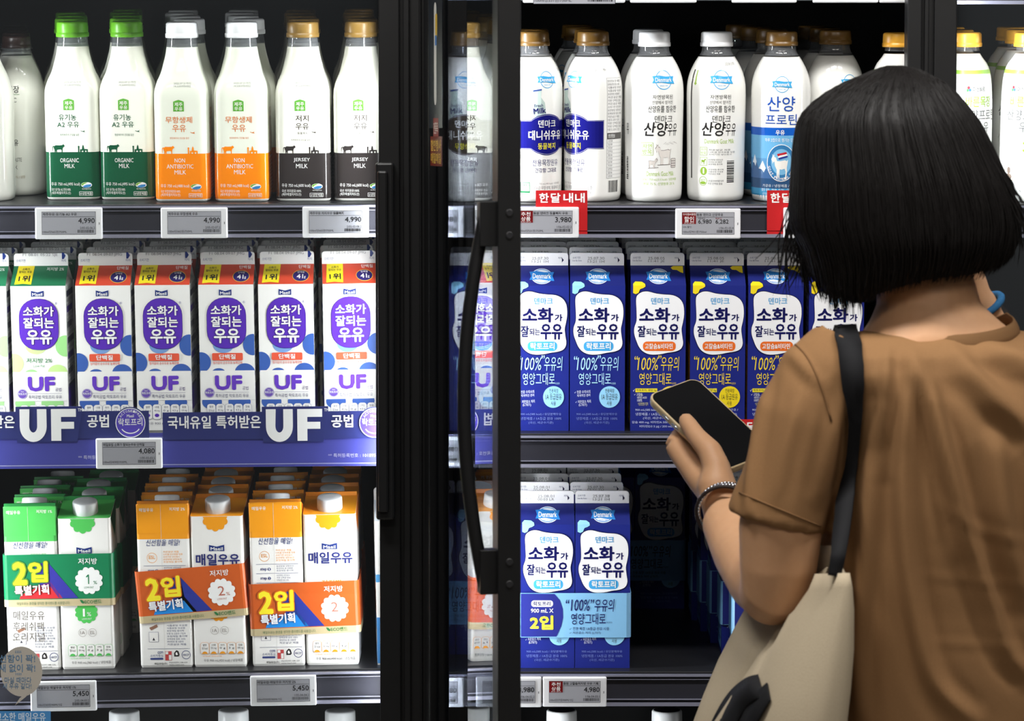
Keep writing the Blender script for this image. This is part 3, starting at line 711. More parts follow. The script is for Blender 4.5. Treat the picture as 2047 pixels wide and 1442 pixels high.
def danish(rot, band=NAVYB, sub='동물복지', rows=True):
    a = Art(0, 0, 1)   # u right, -v down : y = -v
    brand_ribbon(a, 0, -156, 27, col=(64, 166, 222))
    # drawn milk bottle
    a.poly([(-19, -142), (-8, -143.5), (-8.6, -139), (-9, -134), (-4, -127), (-2, -112), (-4, -104), (-20, -104), (-21, -112), (-18.4, -127), (-17.6, -134), (-18.6, -139)], (190, 208, 202), 1)
    a.poly([(-19, -143), (-8, -144.6), (-8, -142.6), (-19, -141)], (58, 84, 150), 2)
    a.T('Fresh', -17.4, -125.5, -6.5, -121.4, (60, 60, 110), 0.01, 3, rot=6); a.T('Milk', -18.6, -120.5, -2.6, -113.2, (34, 34, 96), 0.04, 3, rot=6); a.T('1A등급 원유', -16, -111.5, -5, -109.5, (90, 90, 140), 0.0, 3, rot=5)
    edge = [(-43, -104.5), (-22, -104.5)]+[(-20+q*40/14, -106-6.5*math.sin(q*math.pi/14)**0.8) for q in range(15)]+[(22, -104.5), (43, -104.5), (43, -68), (22, -68)]+[(20-q*40/14, -66.5+6.5*math.sin(q*math.pi/14)**0.8) for q in range(15)]+[(-22, -68), (-43, -68)]
    a.poly(edge, band, 2)
    for k in range(len(edge)-1):
        (x0, y0), (x1, y1) = edge[k], edge[k+1]
        s = 0.95; yc = -86
        a.line(x0*0.985, yc+(y0-yc)*s, x1*0.985, yc+(y1-yc)*s, 0.35, (190, 190, 214), 3)
    a.T('덴마크', -12.5, -105, 12.5, -95.4, WHITE, 0.02, 4); a.T('대니쉬우유', -25, -91.8, 23.5, -79.6, WHITE, 0.035, 4); a.T(sub, -13, -75.8, 12.5, -67.6, (232, 222, 60), 0.02, 4)
    ink = (34, 30, 98)
    a.T('전용목장원유', -20, -54.6, 18, -46.2, ink, 0.006, 1); a.T('건강함 그대로', -16.5, -43.7, 15.5, -37.8, ink, 0.01, 1)
    g = (150, 150, 152)
    a.T('우유 / 750 mL(490 kcal) / 냉장제품', -19, -25, 22, -21.8, g, 0, 1); a.T('1A등급 무항생제, 동물복지 인증', -19.5, -20.6, 28, -15.8, g, 0, 1); a.T('원유 100% (국산, 세균수기준)', -19.5, -14.4, 26, -10, g, 0, 1)
    a.rect(-36, -25.5, -23, -12, (44, 140, 84), 1); a.rect(-35.2, -24.7, -23.8, -14.2, (240, 244, 240), 2); a.T('동물복지', -34.6, -23.8, -24.4, -20.6, (44, 140, 84), 0.02, 3)
    a.T('07.31 09:03 MH', 28, -170, 48, -166.5, (110, 110, 112), 0, 1)
    a.rect(47, -158, 76, -30, (150, 150, 150), 1); a.rect(47.4, -157.6, 75.6, -30.4, (240, 240, 238), 2); smallprint(a, 48, -156, 75, -90, 16, (110, 110, 112), 3); a.rect(47.4, -88, 75.6, -80, (96, 94, 92), 3); a.T('영양정보', 49, -86.5, 60, -81.5, WHITE, 0.01, 4)
    for q in range(11): a.rect(47.4, -80+q*4.5, 75.6, -79.7+q*4.5, (150, 150, 150), 3); a.T(('나트륨', '당류', '지방', '단백질', '칼슘')[q % 5], 49, -79+q*4.5, 56, -76.4+q*4.5, (110, 110, 112), 0, 3)
    barcode(a, 50, -27, 68, -12)
    neck = [(185.7, interp(D_TAB, 185.7)+.15), (188.5, interp(D_TAB, 188.5)+.1), (191, 19.4), (194, 19.0), (198, 18.7), (203, 18.7)]
    return round_bottle(D_TAB, 186, [a], rot, (112, 82, 36), (198, 216), 20.6, neck)
INK = (44, 42, 42); LIME = (164, 196, 84)
def goat_bottle(rot, info=False):
    k = 0.1243/0.95; a = Art(452, 1416, k)
    brand_ribbon(a, 452, 225, 236, col=(70, 172, 228), l=2)
    a.T('자연방목된', 340, 370, 545, 412, INK, 0.0, 1); a.T('산양에서 얻어진', 336, 425, 545, 460, INK, 0.0, 1); a.T('산양유를 함유한', 298, 474, 590, 540, INK, 0.008, 1)
    a.T('덴마크', 360, 570, 545, 640, INK, 0.006, 1, shear=0.1); a.T('산양', 256, 634, 492, 772, INK, 0.03, 1, shear=0.12); a.T('우유', 494, 650, 606, 770, INK, 0.008, 1, shear=0.08)
    if not info:
        a.rect(228, 834, 348, 960, LIME, 1, 4); a.rect(232, 838, 344, 956, (244, 245, 240), 2, 3); a.T('자연', 242, 846, 336, 892, LIME, 0.01, 3); a.T('방목', 242, 900, 336, 950, LIME, 0.01, 3)
        goat(a, 364, 846, 535, 1052, (150, 142, 138), 1); goat(a, 369, 856, 529, 1046, (232, 226, 220), 2)
        goat(a, 302, 980, 396, 1086, (110, 102, 98), 1, True); goat(a, 306, 986, 391, 1082, (214, 206, 200), 2, True)
        a.rect(534, 990, 596, 1082, (120, 112, 108), 1, 10); a.rect(538, 994, 592, 1078, (222, 216, 212), 2, 9)
        for y in (1012, 1036, 1060): a.rect(536, y, 594, y+5, (110, 104, 100), 3)
        for q in range(9): a.line(452+q*17, 850+6*(q % 3)-q*3, 480+q*17, 830+10*(q % 3), 2, (150, 140, 140), 1)
        a.poly([(296, 1082), (400, 1074), (404, 1078), (300, 1088)], (120, 112, 108), 1); a.poly([(390, 1050), (530, 1046), (528, 1052), (392, 1056)], (120, 112, 108), 1)
        a.T('Denmark Goat Milk', 284, 1116, 570, 1160, LIME, 0.0, 1); a.T('가공유 / 750 mL(510 kcal) / 냉장제품', 218, 1182, 606, 1210, LIME, 0.0, 1); a.T('원유 75 %, 산양원유 25 %', 250, 1222, 582, 1252, LIME, 0.006, 1)
        barcode(a, 12, 980, 50, 1205, True); a.T('우유', 20, 650, 64, 760, INK, 0.02, 1)
    else:
        dx = -593
        a.T('Denmark Goat Milk', 878+dx, 800, 1180+dx, 844, LIME, 0.0, 1)
        a.rect(830+dx, 880, 905+dx, 962, LIME, 1); a.rect(834+dx, 884, 901+dx, 958, (244, 245, 240), 2); a.T('자연', 840+dx, 890, 895+dx, 918, LIME, 0, 3); a.T('방목', 840+dx, 924, 895+dx, 953, LIME, 0, 3)
        a.rect(830+dx, 978, 905+dx, 1060, LIME, 1); a.rect(834+dx, 982, 901+dx, 1056, (244, 245, 240), 2); goat(a, 844+dx, 990, 894+dx, 1048, (140, 176, 60), 3, True)
        a.ell(868+dx, 1114, 36, 40, (150, 188, 70), 1); a.rect(860+dx, 1086, 876+dx, 1140, (236, 240, 226), 2, 7)
        a.ring(862+dx, 1212, 42, 46, 5, (150, 188, 70), 1); a.T('HACCP', 838+dx, 1194, 886+dx, 1212, (150, 188, 70), 0.02, 2); a.ell(862+dx, 1230, 30, 14, (150, 188, 70), 1)
        smallprint(a, 920+dx, 896, 1205+dx, 962, 3, GREYD, 1, 2); smallprint(a, 918+dx, 992, 1078+dx, 1058, 3, GREYD, 1, 3); smallprint(a, 918+dx, 1088, 1076+dx, 1152, 3, GREYD, 1, 6); smallprint(a, 912+dx, 1196, 1074+dx, 1250, 2, GREYD, 1, 7)
        barcode(a, 1104+dx, 1012, 1186+dx, 1230, True); a.T('2025.08.15 까지', 1100+dx, 56, 1246+dx, 90, GREYD, 0.0, 1)
        a.poly([(756+dx, 135), (770+dx, 135), (772+dx, 255), (782+dx, 262), (762+dx, 282), (744+dx, 262), (754+dx, 255)], LIME, 1); a.rect(700+dx, 130, 722+dx, 1190, (70, 66, 66), 1)
    neck = [(185.7, interp(D_TAB, 185.7)+.15), (188.5, interp(D_TAB, 188.5)+.1), (191, 19.4), (194, 19.0), (198, 18.7), (203, 18.7)]
    return round_bottle(D_TAB, 186, [a], rot, (240, 241, 243), (197, 215.5), 20.4, neck)
def protein_bottle(rot):
    k = JK; a = Art(248, 1212, k); blue = (40, 84, 176)
    brand_ribbon(a, 248, 507, 122, col=(72, 168, 220))
    a.T('산양', 160, 578, 328, 668, blue, 0.012, 2); a.T('프로틴', 148, 685, 342, 748, blue, 0.012, 2)
    a.rect(-200, 765, 700, 812, (28, 92, 190), 2); a.T('우유', 212, 779, 266, 809, WHITE, 0.035, 3)
    a.rect(-200, 812, 700, 950, (112, 178, 222), 2); a.rect(-200, 950, 700, 1060, (96, 156, 206), 2); a.rect(-200, 1060, 700, 1130, (50, 84, 124), 2); a.rect(-200, 1130, 700, 1204, (64, 152, 200), 2)
    for (px, py, w) in ((60, 930, 120), (130, 965, 150), (380, 925, 140), (450, 970, 130), (-30, 950, 150), (560, 940, 160)):
        a.poly([(px-w/2, 1070), (px-w*.2, py+40), (px, py), (px+w*.16, py+46), (px+w/2, 1070)], (72, 108, 156), 3); a.poly([(px-w*.22, py+48), (px, py), (px+w*.15, py+44), (px+w*.05, py+70), (px-w*.05, py+52)], (226, 236, 244), 4)
    a.T('하루 2컵으로 챙기는 단백질', 146, 828, 350, 850, WHITE, 0.0, 4)
    a.ell(248, 976, 86, 110, (58, 124, 178), 5); a.ring(248, 976, 88, 112, 4, WHITE, 6); a.ell(248, 970, 62, 78, (124, 184, 222), 6)
    goat(a, 186, 922, 288, 1064, (240, 238, 232), 7)
    a.poly([(222, 922), (276, 910), (282, 922), (228, 936)], (190, 40, 50), 8); a.poly([(226, 934), (281, 921), (284, 932), (230, 946)], WHITE, 8); a.poly([(229, 945), (284, 931), (286, 941), (234, 956)], (40, 60, 150), 8)
    for i, ch in enumerate('GOAT PROTEIN MILK'):
        t = math.radians(165-i*150/16); xx, yy = 248+75*math.cos(t), 976+97*math.sin(t)
        if ch != ' ': a.T(ch, xx-6, yy-7, xx+6, yy+7, WHITE, 0.02, 7, rot=90-math.degrees(t))
    for i, (s, x0, x1) in enumerate((('가공유 / 냉장제품 / 750 mL', 130, 370), ('원유 98.5% 국산', 120, 340), ('산양유단백분말 1.2%, 단백질', 128, 370))): a.T(s, x0, 1104+i*25, x1, 1122+i*25, (220, 232, 240), 0.0, 4)
    neck = [(185.7, interp(D_TAB, 185.7)+.15), (188.5, interp(D_TAB, 188.5)+.1), (191, 19.4), (194, 19.0), (198, 18.7), (203, 18.7)]
    return round_bottle(D_TAB, 186, [a], rot, (114, 84, 40), (198, 216), 20.6, neck)
P_TAB = smooth_tab([(0, 30), (2, 33), (8, 34.5), (60, 34.8), (125, 34.4), (150, 33.0), (166, 30.4), (176, 26), (183, 20.5), (188, 17.4), (194, 16.6)], 4)
def pasteur(rot):
    k = 0.182; a = Art(0, 0, 1)
    a.ell(-24, -146, 2, 2, (200, 60, 70), 1); a.ell(-22, -143, 2, 2, (70, 110, 190), 1); a.rect(-27, -144.5, -24, -141, (80, 160, 90), 1); a.T('파스퇴르', -18, -147, 2, -140.5, (60, 60, 62), 0.01, 1)
    a.T('바른목장', -28, -135, 14, -121, (150, 186, 70), 0.03, 1); a.T('산양프로틴', -33, -118, 26, -104, (110, 110, 110), 0.025, 1); a.T('우유', -14, -102, 10, -89, (110, 110, 110), 0.02, 1)
    goat(a, -33, -82, -12, -54, (170, 168, 164), 1); goat(a, -32.3, -80.6, -12.8, -55, (226, 226, 220), 2)
    a.T('3', -8, -77, -1, -64, (140, 190, 60), 0.06, 1); a.T('배', 1, -74, 8, -64, (140, 190, 60), 0.03, 1)
    a.ring(-28, -36, 9, 12, 0.8, (150, 116, 88), 1); a.ell(-28, -40, 3, 4.4, (110, 96, 88), 1); a.ell(-28, -32, 5, 4, (120, 104, 94), 1)
    a.T('네덜란드 산양유', -16, -41, 22, -35.6, (170, 130, 104), 0.0, 1); a.T('바른목장 1A 원유', -16, -33.6, 22, -28, (170, 130, 104), 0.0, 1)
    a.T('가공유 / 750 mL(510 kcal)', -16, -22, 24, -18, (150, 150, 150), 0, 1); a.T('원유 90%(국산)', -12, -16, 18, -12.4, (150, 150, 150), 0, 1)
    zc = [(163, 168, mat((150, 196, 74), 0.3))]
    return round_bottle(P_TAB, 192, [a], rot, (240, 176, 62), (196.5, 214.5), 19.4, [(191.5, 16.8), (194, 16.5), (202, 16.4)], zcol=zc)
S_TAB = smooth_tab([(0, 31), (2, 33.5), (8, 35), (45, 35.4), (85, 35), (120, 36), (134, 35.8), (146, 33), (160, 28.5), (172, 23), (181, 19.6), (186, 18.6), (190, 18.4)], 4)
def sangha(rot):
    a = Art(0, 0, 1); g = (70, 72, 70)
    a.ring(-24, -141, 5, 5, 0.7, g, 1); a.T('상하목장', -17, -143.5, 17, -134, g, 0.03, 1); a.rect(-26, -132.6, 17, -131.9, (110, 150, 110), 1); a.T('ORGANIC', -22, -128, 13, -122, g, 0.0, 1)
    a.T('유기농 우유', -24, -74, 14, -65.5, (60, 62, 62), 0.012, 1); a.T('TODAY. GREAT TASTE', -30, -50, 18, -45, (90, 92, 90), 0, 1); a.T('ORGANIC MILK', -26, -40, 12, -35, (90, 92, 90), 0, 1); a.T('유기농 원유(국산) 100% / 냉장', -24, -27, 22, -22.5, (176, 160, 130), 0, 1)
    return round_bottle(S_TAB, 184, [a], rot, (52, 34, 30), (190, 206), 18.6, [(183.5, 18.9), (187, 18.4), (194, 18.3)], milkmat=mat((232, 232, 224), 0.11))

# ---- gable-top cartons (70 mm square)
GH, GR, GF, GW = 187.6, 22.3, 16.2, 35.2
def gable(parent, art, body, roofc, finc, side, name='carton_body', sideart=None, fin_pts=None):
    b = MB(); w = GW*.001; h = GH*.001; r = h+GR*.001; f = r+GF*.001; e = 0.0022; ins = 0.020
    mb, mr, mf, ms = mat(body, 0.38, 0.4), mat(roofc, 0.38, 0.4), mat(finc, 0.4, 0.4), mat(side, 0.38, 0.4)
    bot = [(-w, -w, 0), (w, -w, 0), (w, w, 0), (-w, w, 0)]; top = [(x, y, h) for x, y, z in bot]
    b.add(bot+top, [(3, 2, 1, 0)], mat((210, 206, 198), 0.6)); 
    b.add([bot[0], bot[1], top[1], top[0]], [(0, 1, 2, 3)], mb); b.add([bot[2], bot[3], top[3], top[2]], [(0, 1, 2, 3)], mb)
    b.add([bot[1], bot[2], top[2], top[1]], [(0, 1, 2, 3)], ms); b.add([bot[3], bot[0], top[0], top[3]], [(0, 1, 2, 3)], ms)
    fw = w*0.985
    b.add([(-w, -w, h), (w, -w, h), (fw, -e, r), (-fw, -e, r)], [(0, 1, 2, 3)], mr); b.add([(w, w, h), (-w, w, h), (-fw, e, r), (fw, e, r)], [(0, 1, 2, 3)], mr)
    for s in (1, -1):
        A = (s*w, -w, h); B_ = (s*w, w, h); C = (s*fw, -e, r); D = (s*fw, e, r); I = (s*(fw-ins), 0, r-0.001)
        b.add([A, B_, I], [(0, 1, 2)] if s > 0 else [(2, 1, 0)], ms); b.add([A, I, C], [(0, 1, 2)] if s > 0 else [(2, 1, 0)], ms); b.add([B_, D, I], [(0, 1, 2)] if s > 0 else [(2, 1, 0)], ms)
    b.build_later = None
    # fin with rounded upper corners
    rc = 0.004; prof = [(-fw, r), (fw, r), (fw, f-rc)]+[(fw-rc+rc*math.cos(q*math.pi/8), f-rc+rc*math.sin(q*math.pi/8)) for q in range(1, 5)]+[(-fw+rc-rc*math.sin(q*math.pi/8), f-rc+rc*math.cos(q*math.pi/8)) for q in range(0, 5)]
    n = len(prof); vs = [(x, -e, z) for x, z in prof]+[(x, e, z) for x, z in prof]
    fin = MB(); fin.add(vs, [tuple(range(n)), tuple(range(2*n-1, n-1, -1))]+[(i+n, (i+1) % n+n, (i+1) % n, i) for i in range(n)], mf)
    def mp(u, v, o):
        u = max(-w, min(w, u))
        if v <= h: return (u, -w-o, v)
        if v <= r: t = (v-h)/(r-h); return (u*(1-0.015*t), -(w+(e-w)*t)-o*0.75, v+o*0.6)
        return (u*0.985, -e-o, v)
    body_items = [it for it in art.items if max(q[1] for q in it[0]) <= GH+GR+0.4]
    fin_items = [it for it in art.items if max(q[1] for q in it[0]) > GH+GR+0.4]
    A1 = Art(); A1.items = body_items; A2 = Art(); A2.items = fin_items
    b.art(A1, mp, (), (GH, GH+GR)); fin.art(A2, mp)
    if sideart:
        b.art(sideart, lambda u, v, o: (w+o, max(-w, min(w, u)), min(v, h))); b.art(sideart, lambda u, v, o: (-w-o, -max(-w, min(w, u)), min(v, h)))
    c = b.build(name, parent); fin.build('top_fin', c if name != 'carton_body' else parent)
    return c
PURP = (88, 46, 176)
def uf_carton(kind, date='F1 08.04 09:07 JMG'):
    root = empty('milk_carton')
    top = (212, 74, 48) if kind == 'red' else (30, 112, 74)
    c1, c2 = ((62, 98, 176), (122, 160, 216)) if kind == 'red' else ((158, 218, 140), (198, 232, 150))
    a = Art(238, 1488, 0.16)
    a.T(date, 90, 76, 376, 104, (128, 130, 134), 0, 1); a.T('소비기한', 36, 122, 114, 146, (70, 84, 140), 0.0, 1); a.T('까지', 404, 124, 442, 146, (70, 84, 140), 0.0, 1); a.poly([(410, 70), (424, 70), (440, 96), (424, 122), (410, 122)], (34, 54, 122), 1)
    a.poly([(56, 177), (188, 177), (182, 306), (114, 300), (48, 306)], (246, 226, 40), 1)
    a.T('소화가', 92, 192, 152, 208, INK, 0.03, 2); a.T('잘되는 우유', 68, 211, 172, 227, INK, 0.03, 2); a.T('1위', 74, 244, 166, 286, INK, 0.06, 2)
    if kind == 'red':
        a.T('단백질', 336, 184, 430, 208, (250, 240, 236), 0.03, 2); a.ell(356, 259, 68, 40, (244, 206, 70), 1); a.ell(356, 259, 64, 37, (48, 36, 110), 2); a.T('41', 324, 248, 376, 278, WHITE, 0.05, 3); a.T('g', 382, 262, 396, 280, WHITE, 0.02, 3); a.T('단백질', 330, 228, 384, 241, WHITE, 0.02, 3)
    else: a.T('저지방 2%', 290, 188, 430, 212, (236, 244, 236), 0.02, 2)
    maeil_flag(a, 182, 354, 283, 402)
    # circles behind the badge
    a.ell(446, 800, 80, 86, c1, 1); a.ell(210, 800, 84, 66, c2, 1); a.ell(28, 940, 80, 82, c1 if kind == 'red' else c2, 1); a.ell(168, 1030, 58, 42, c1, 1); a.ell(378, 1026, 82, 76, c1 if kind == 'red' else c2, 1)
    a.rect(22, 1008, 456, 1244, (242, 241, 237), 2)
    a.rect(80, 419, 396, 832, (46, 28, 110), 3, 140); a.rect(83, 422, 393, 829, PURP, 4, 137)
    a.T('소화가', 114, 480, 360, 560, WHITE, 0.045, 6, outline=(40, 24, 104), ow=0.03); a.T('잘되는', 114, 570, 360, 656, WHITE, 0.045, 6, outline=(40, 24, 104), ow=0.03); a.T('우유', 136, 668, 342, 786, WHITE, 0.05, 6, outline=(40, 24, 104), ow=0.03)
    a.ring(380, 457, 9, 9, 1.5, (90, 90, 150), 1); a.T('R', 376, 451, 384, 463, (90, 90, 150), 0, 1)
    if kind == 'red':
        a.rect(118, 866, 364, 926, (232, 92, 64), 5, 10); a.T('단백질', 174, 876, 306, 916, WHITE, 0.04, 6); a.T('첨가없이 순수우유 농축단백', 124, 934, 358, 956, (222, 90, 66), 0.01, 3)
    else: a.T('저지방 2%', 130, 896, 336, 936, (60, 130, 76), 0.02, 3); a.T('Low Fat', 186, 948, 278, 970, (90, 150, 100), 0.0, 3)
    a.T('UF', 136, 1046, 356, 1166, (104, 62, 190), 0.075, 5); a.T('공법', 356, 1136, 404, 1166, (80, 60, 120), 0.0, 5); a.rect(134, 1182, 408, 1184, (120, 110, 150), 5); a.T('특허공법 락토프리 우유', 140, 1196, 406, 1226, (70, 70, 110), 0.0, 5)
    a.ell(92, 1186, 40, 40, (112, 84, 180), 4); a.ring(92, 1186, 37, 37, 2, WHITE, 5); a.T('락토프리', 60, 1176, 124, 1196, WHITE, 0.02, 6); a.T('Maeil', 80, 1162, 104, 1170, WHITE, 0.02, 6)
    a.ell(110, 1262, 80, 60, c1, 1); a.ell(330, 1262, 90, 60, c1, 1)
    for q in range(5):
        x0 = 68+q*72.5; a.rect(x0, 1276, x0+71, 1400, (110, 116, 150), 3, 24); a.rect(x0+2, 1278, x0+69, 1398, (242, 241, 238), 4, 22)
        a.T(('열량', '나트륨', '트랜스지방', '단백질', '칼슘')[q], x0+20, 1290, x0+52, 1308, (60, 60, 90), 0, 5); a.T(('55 kcal', '40 mg', '0 g', '4.5 g', '135 mg')[q], x0+14, 1320, x0+58, 1338, (60, 60, 90), 0, 5); a.ell(x0+35, 1366, 18, 14, PURP, 5)
    a.T('우유 930 mL(512 kcal)', 90, 1420, 380, 1446, (90, 90, 110), 0, 3)
    sa = Art(); 
    for q in range(9): sa.rect(-28, -180+q*20, 28-8*(q % 3), -172+q*20, ((60, 60, 90), PURP, (110, 110, 120))[q % 3], 1)
    smallprint(sa, -30, -170, 30, -60, 18, (100, 100, 110), 2, 9); sa.rect(-30, -56, 30, -26, PURP, 1)
    gable(root, a, (241, 240, 236), top, (236, 236, 234), (236, 236, 232), sideart=sa)
    return root
BLUE = (30, 41, 128)
def blue_art(kind, date):
    acc = (244, 218, 40) if kind == 'ca' else (150, 210, 244); a = Art(682, 1412, 0.1732)
    a.T(date[0], 612, 136, 736, 156, GREYD, 0.0, 1); a.T(date[1], 612, 160, 736, 180, GREYD, 0.0, 1)
    a.T('소비기한', 498, 134, 556, 150, (70, 80, 120), 0.0, 1); a.T('Use By Date', 496, 158, 566, 172, (70, 80, 120), 0.0, 1); a.T('까지', 810, 136, 838, 152, (70, 80, 120), 0.0, 1); a.poly([(838, 142), (852, 160), (838, 178)], (24, 26, 60), 1)
    if kind == 'ca': a.poly([(780, 214), (800, 204), (872, 204), (872, 250), (850, 244), (826, 230), (794, 228)], acc, 1)
    brand_ribbon(a, 686, 270, 184, col=(44, 128, 206), solid=(236, 242, 248), l=2)
    a.poly([(496, 316), (512, 300), (560, 302), (586, 316), (590, 336), (572, 350), (550, 358), (538, 386), (516, 396), (496, 388)], (22, 24, 80), 1); a.poly([(496, 318), (512, 303), (560, 305), (583, 318), (587, 335), (570, 347), (547, 355), (535, 383), (515, 392), (496, 384)], acc, 2)
    blob = [(516, 440), (524, 400), (560, 374), (604, 370), (660, 384), (720, 392), (790, 398), (840, 424), (868, 470), (874, 540), (866, 600), (856, 650), (862, 710), (868, 760), (852, 800), (812, 820), (750, 830), (690, 842), (620, 842), (570, 820), (540, 786), (520, 740), (504, 690), (504, 640), (520, 590), (520, 520)]
    cx, cy = 690, 606
    def sm(pts):
        out = []
        n = len(pts)
        for i in range(n):
            p0, p1, p2, p3 = pts[i-1], pts[i], pts[(i+1) % n], pts[(i+2) % n]
            for t in (0, .33, .66): out.append(tuple(0.5*(2*p1[k]+(-p0[k]+p2[k])*t+(2*p0[k]-5*p1[k]+4*p2[k]-p3[k])*t*t+(-p0[k]+3*p1[k]-3*p2[k]+p3[k])*t**3) for k in (0, 1)))
        return out
    blob = sm(blob)
    a.poly([(cx+(x-cx)*1.012, cy+(y-cy)*1.01) for x, y in blob], (18, 18, 60), 3); a.poly([(cx+(x-cx)*.99, cy+(y-cy)*.99) for x, y in blob], (244, 244, 246), 4)
    ink = (18, 20, 84)
    a.T('덴마크', 628, 418, 766, 468, (76, 160, 214), 0.03, 5); a.T('소화', 540, 492, 770, 602, ink, 0.055, 5); a.T('가', 780, 540, 838, 594, ink, 0.06, 5)
    a.T('잘', 530, 626, 590, 710, ink, 0.05, 5); a.T('되는', 594, 646, 672, 698, ink, 0.04, 5); a.T('우유', 676, 612, 838, 730, ink, 0.06, 5)
    if kind == 'ca': a.rect(570, 744, 812, 814, (236, 112, 40), 5, 30); a.T('고칼슘&비타민', 584, 758, 790, 800, WHITE, 0.035, 6)
    else: a.rect(580, 744, 800, 814, (70, 166, 224), 5, 30); a.T('락토프리', 602, 752, 780, 804, WHITE, 0.045, 6)
    pen = (244, 214, 60) if kind == 'ca' else (176, 222, 246)
    a.T('“', 508, 852, 534, 880, pen, 0.02, 3); a.T('100%', 534, 862, 684, 958, pen, 0.0, 3, shear=0.1); a.T('”', 684, 846, 708, 872, pen, 0.02, 3); a.T('우유의', 704, 856, 836, 962, pen, 0.0, 3, shear=0.06)
    a.T('영양그대로', 544, 978, 782, 1068, pen, 0.0, 3); a.T('*국산원유', 778, 1048, 818, 1064, pen, 0, 3)
    if kind == 'ca':
        a.rect(516, 1094, 678, 1122, (244, 226, 60), 3); a.T('락토프리, 유당 0g', 524, 1098, 672, 1118, INK, 0.0, 4); a.T('✓', 498, 1098, 512, 1118, WHITE, 0, 3)
        a.T('✓ 고칼슘,', 506, 1128, 572, 1150, WHITE, 0, 3); a.T('비타민 A/D3', 530, 1152, 600, 1172, WHITE, 0, 3); a.T('100%', 530, 1174, 566, 1192, WHITE, 0, 3); a.T('*1일 영양성분 기준치', 536, 1198, 610, 1222, (220, 214, 120), 0, 3)
    else:
        a.T('✓ 전문 수의사의', 512, 1108, 630, 1132, (226, 232, 244), 0.006, 3, rot=3); a.T('체계적인 관리', 532, 1136, 630, 1156, (226, 232, 244), 0.006, 3, rot=3); a.T('✓ 저온효소 처리', 520, 1180, 634, 1204, (226, 232, 244), 0.006, 3, rot=3); a.T('(LTET)', 546, 1208, 606, 1230, (226, 232, 244), 0.006, 3)
    a.blob(772, 1158, [1, 1.0, 1.02, .98, 1, 1.02], 78, 80, acc, 3)
    a.T('전용목장', 740, 1096, 808, 1126, INK, 0.0, 4); a.T('1A 등급원유', 714, 1132, 832, 1180, INK, 0.006, 4); a.T('사용', 752, 1188, 790, 1222, INK, 0.006, 4)
    t = (196, 204, 232)
    if kind == 'ca':
        for i, (s, x0, x1) in enumerate((('900 mL(585 kcal) / 유당분해우유 /', 516, 836), ('냉장제품 / 1A등급 원유 99.2%', 518, 830), ('(국산, 세균수기준),', 574, 776), ('칼슘 400 mg, 비타민A 500 ㎍RE,', 492, 820), ('비타민D3 5 ㎍ / 200 mL', 548, 790))): a.T(s, x0, 1244+i*31, x1, 1266+i*31, t, 0.0, 3)
    else:
        for i, (s, x0, x1) in enumerate((('900 mL(585 kcal) / 유당분해우유', 528, 830), ('냉장제품 / 1A등급 원유 100%', 528, 832), ('(국산, 세균수기준)', 588, 772))): a.T(s, x0, 1276+i*32, x1, 1298+i*32, (116, 132, 196) if i < 9 else t, 0.006, 3)
    return a
def blue_side(kind):
    sa = Art(); sa.rect(-30, -110, 30, -8, (222, 170, 50) if kind == 'ca' else (120, 180, 226), 1)
    for q in range(8): sa.rect(-27, -106+q*12, 26, -105+q*12, (40, 44, 90), 2)
    smallprint(sa, -26, -104, 26, -12, 8, (40, 44, 90), 2, 8); smallprint(sa, -28, -180, 28, -120, 9, (190, 200, 236), 1, 5)
    return sa
def blue_carton(kind, date):
    root = empty('milk_carton'); gable(root, blue_art(kind, date), BLUE, (27, 36, 114), (240, 240, 243), (28, 32, 106), sideart=blue_side(kind)); return root

# ---- two-packs
def band_part(root, w, y0, y1, z0, z1, col, art, tilt=0.0, edge=None, sidecol=None, zc=None):
    b = MB(); m = mat(col, 0.4, 0.4); th = 0.0006; rc = 0.006
    ring = []
    for (cx, cy, a0) in ((w-rc, y1-rc, 0), (-w+rc, y1-rc, 90), (-w+rc, y0+rc, 180), (w-rc, y0+rc, 270)):
        for q in range(4): a = math.radians(a0+q*30); ring.append((cx+rc*math.cos(a), cy+rc*math.sin(a)))
    zm = (z0+z1)/2
    inner = [(x*(1-th/w), y-th*(1 if y > (y0+y1)/2 else -1)) for x, y in ring]
    me = mat(edge, 0.5) if edge else m
    e = (z0-zm)+0.0092 if edge else z0-zm
    rows = [(ring, z0-zm), (ring, e), (ring, z1-zm), (inner, z1-zm), (inner, z0-zm), (ring, z0-zm)] if edge else [(ring, z0-zm), (ring, z1-zm), (inner, z1-zm), (inner, z0-zm), (ring, z0-zm)]
    b.loft([[(x, y, z) for x, y in rr] for rr, z in rows], m, False, False, False, ([me]+[m]*4) if edge else None)
    b.art(art, lambda u, v, o: (max(-w+rc*0.3, min(w-rc*0.3, u)), y0-o, v-zm))
    return b.build('paper_band', root, 0, (0, 0, zm), (0, tilt, 0))
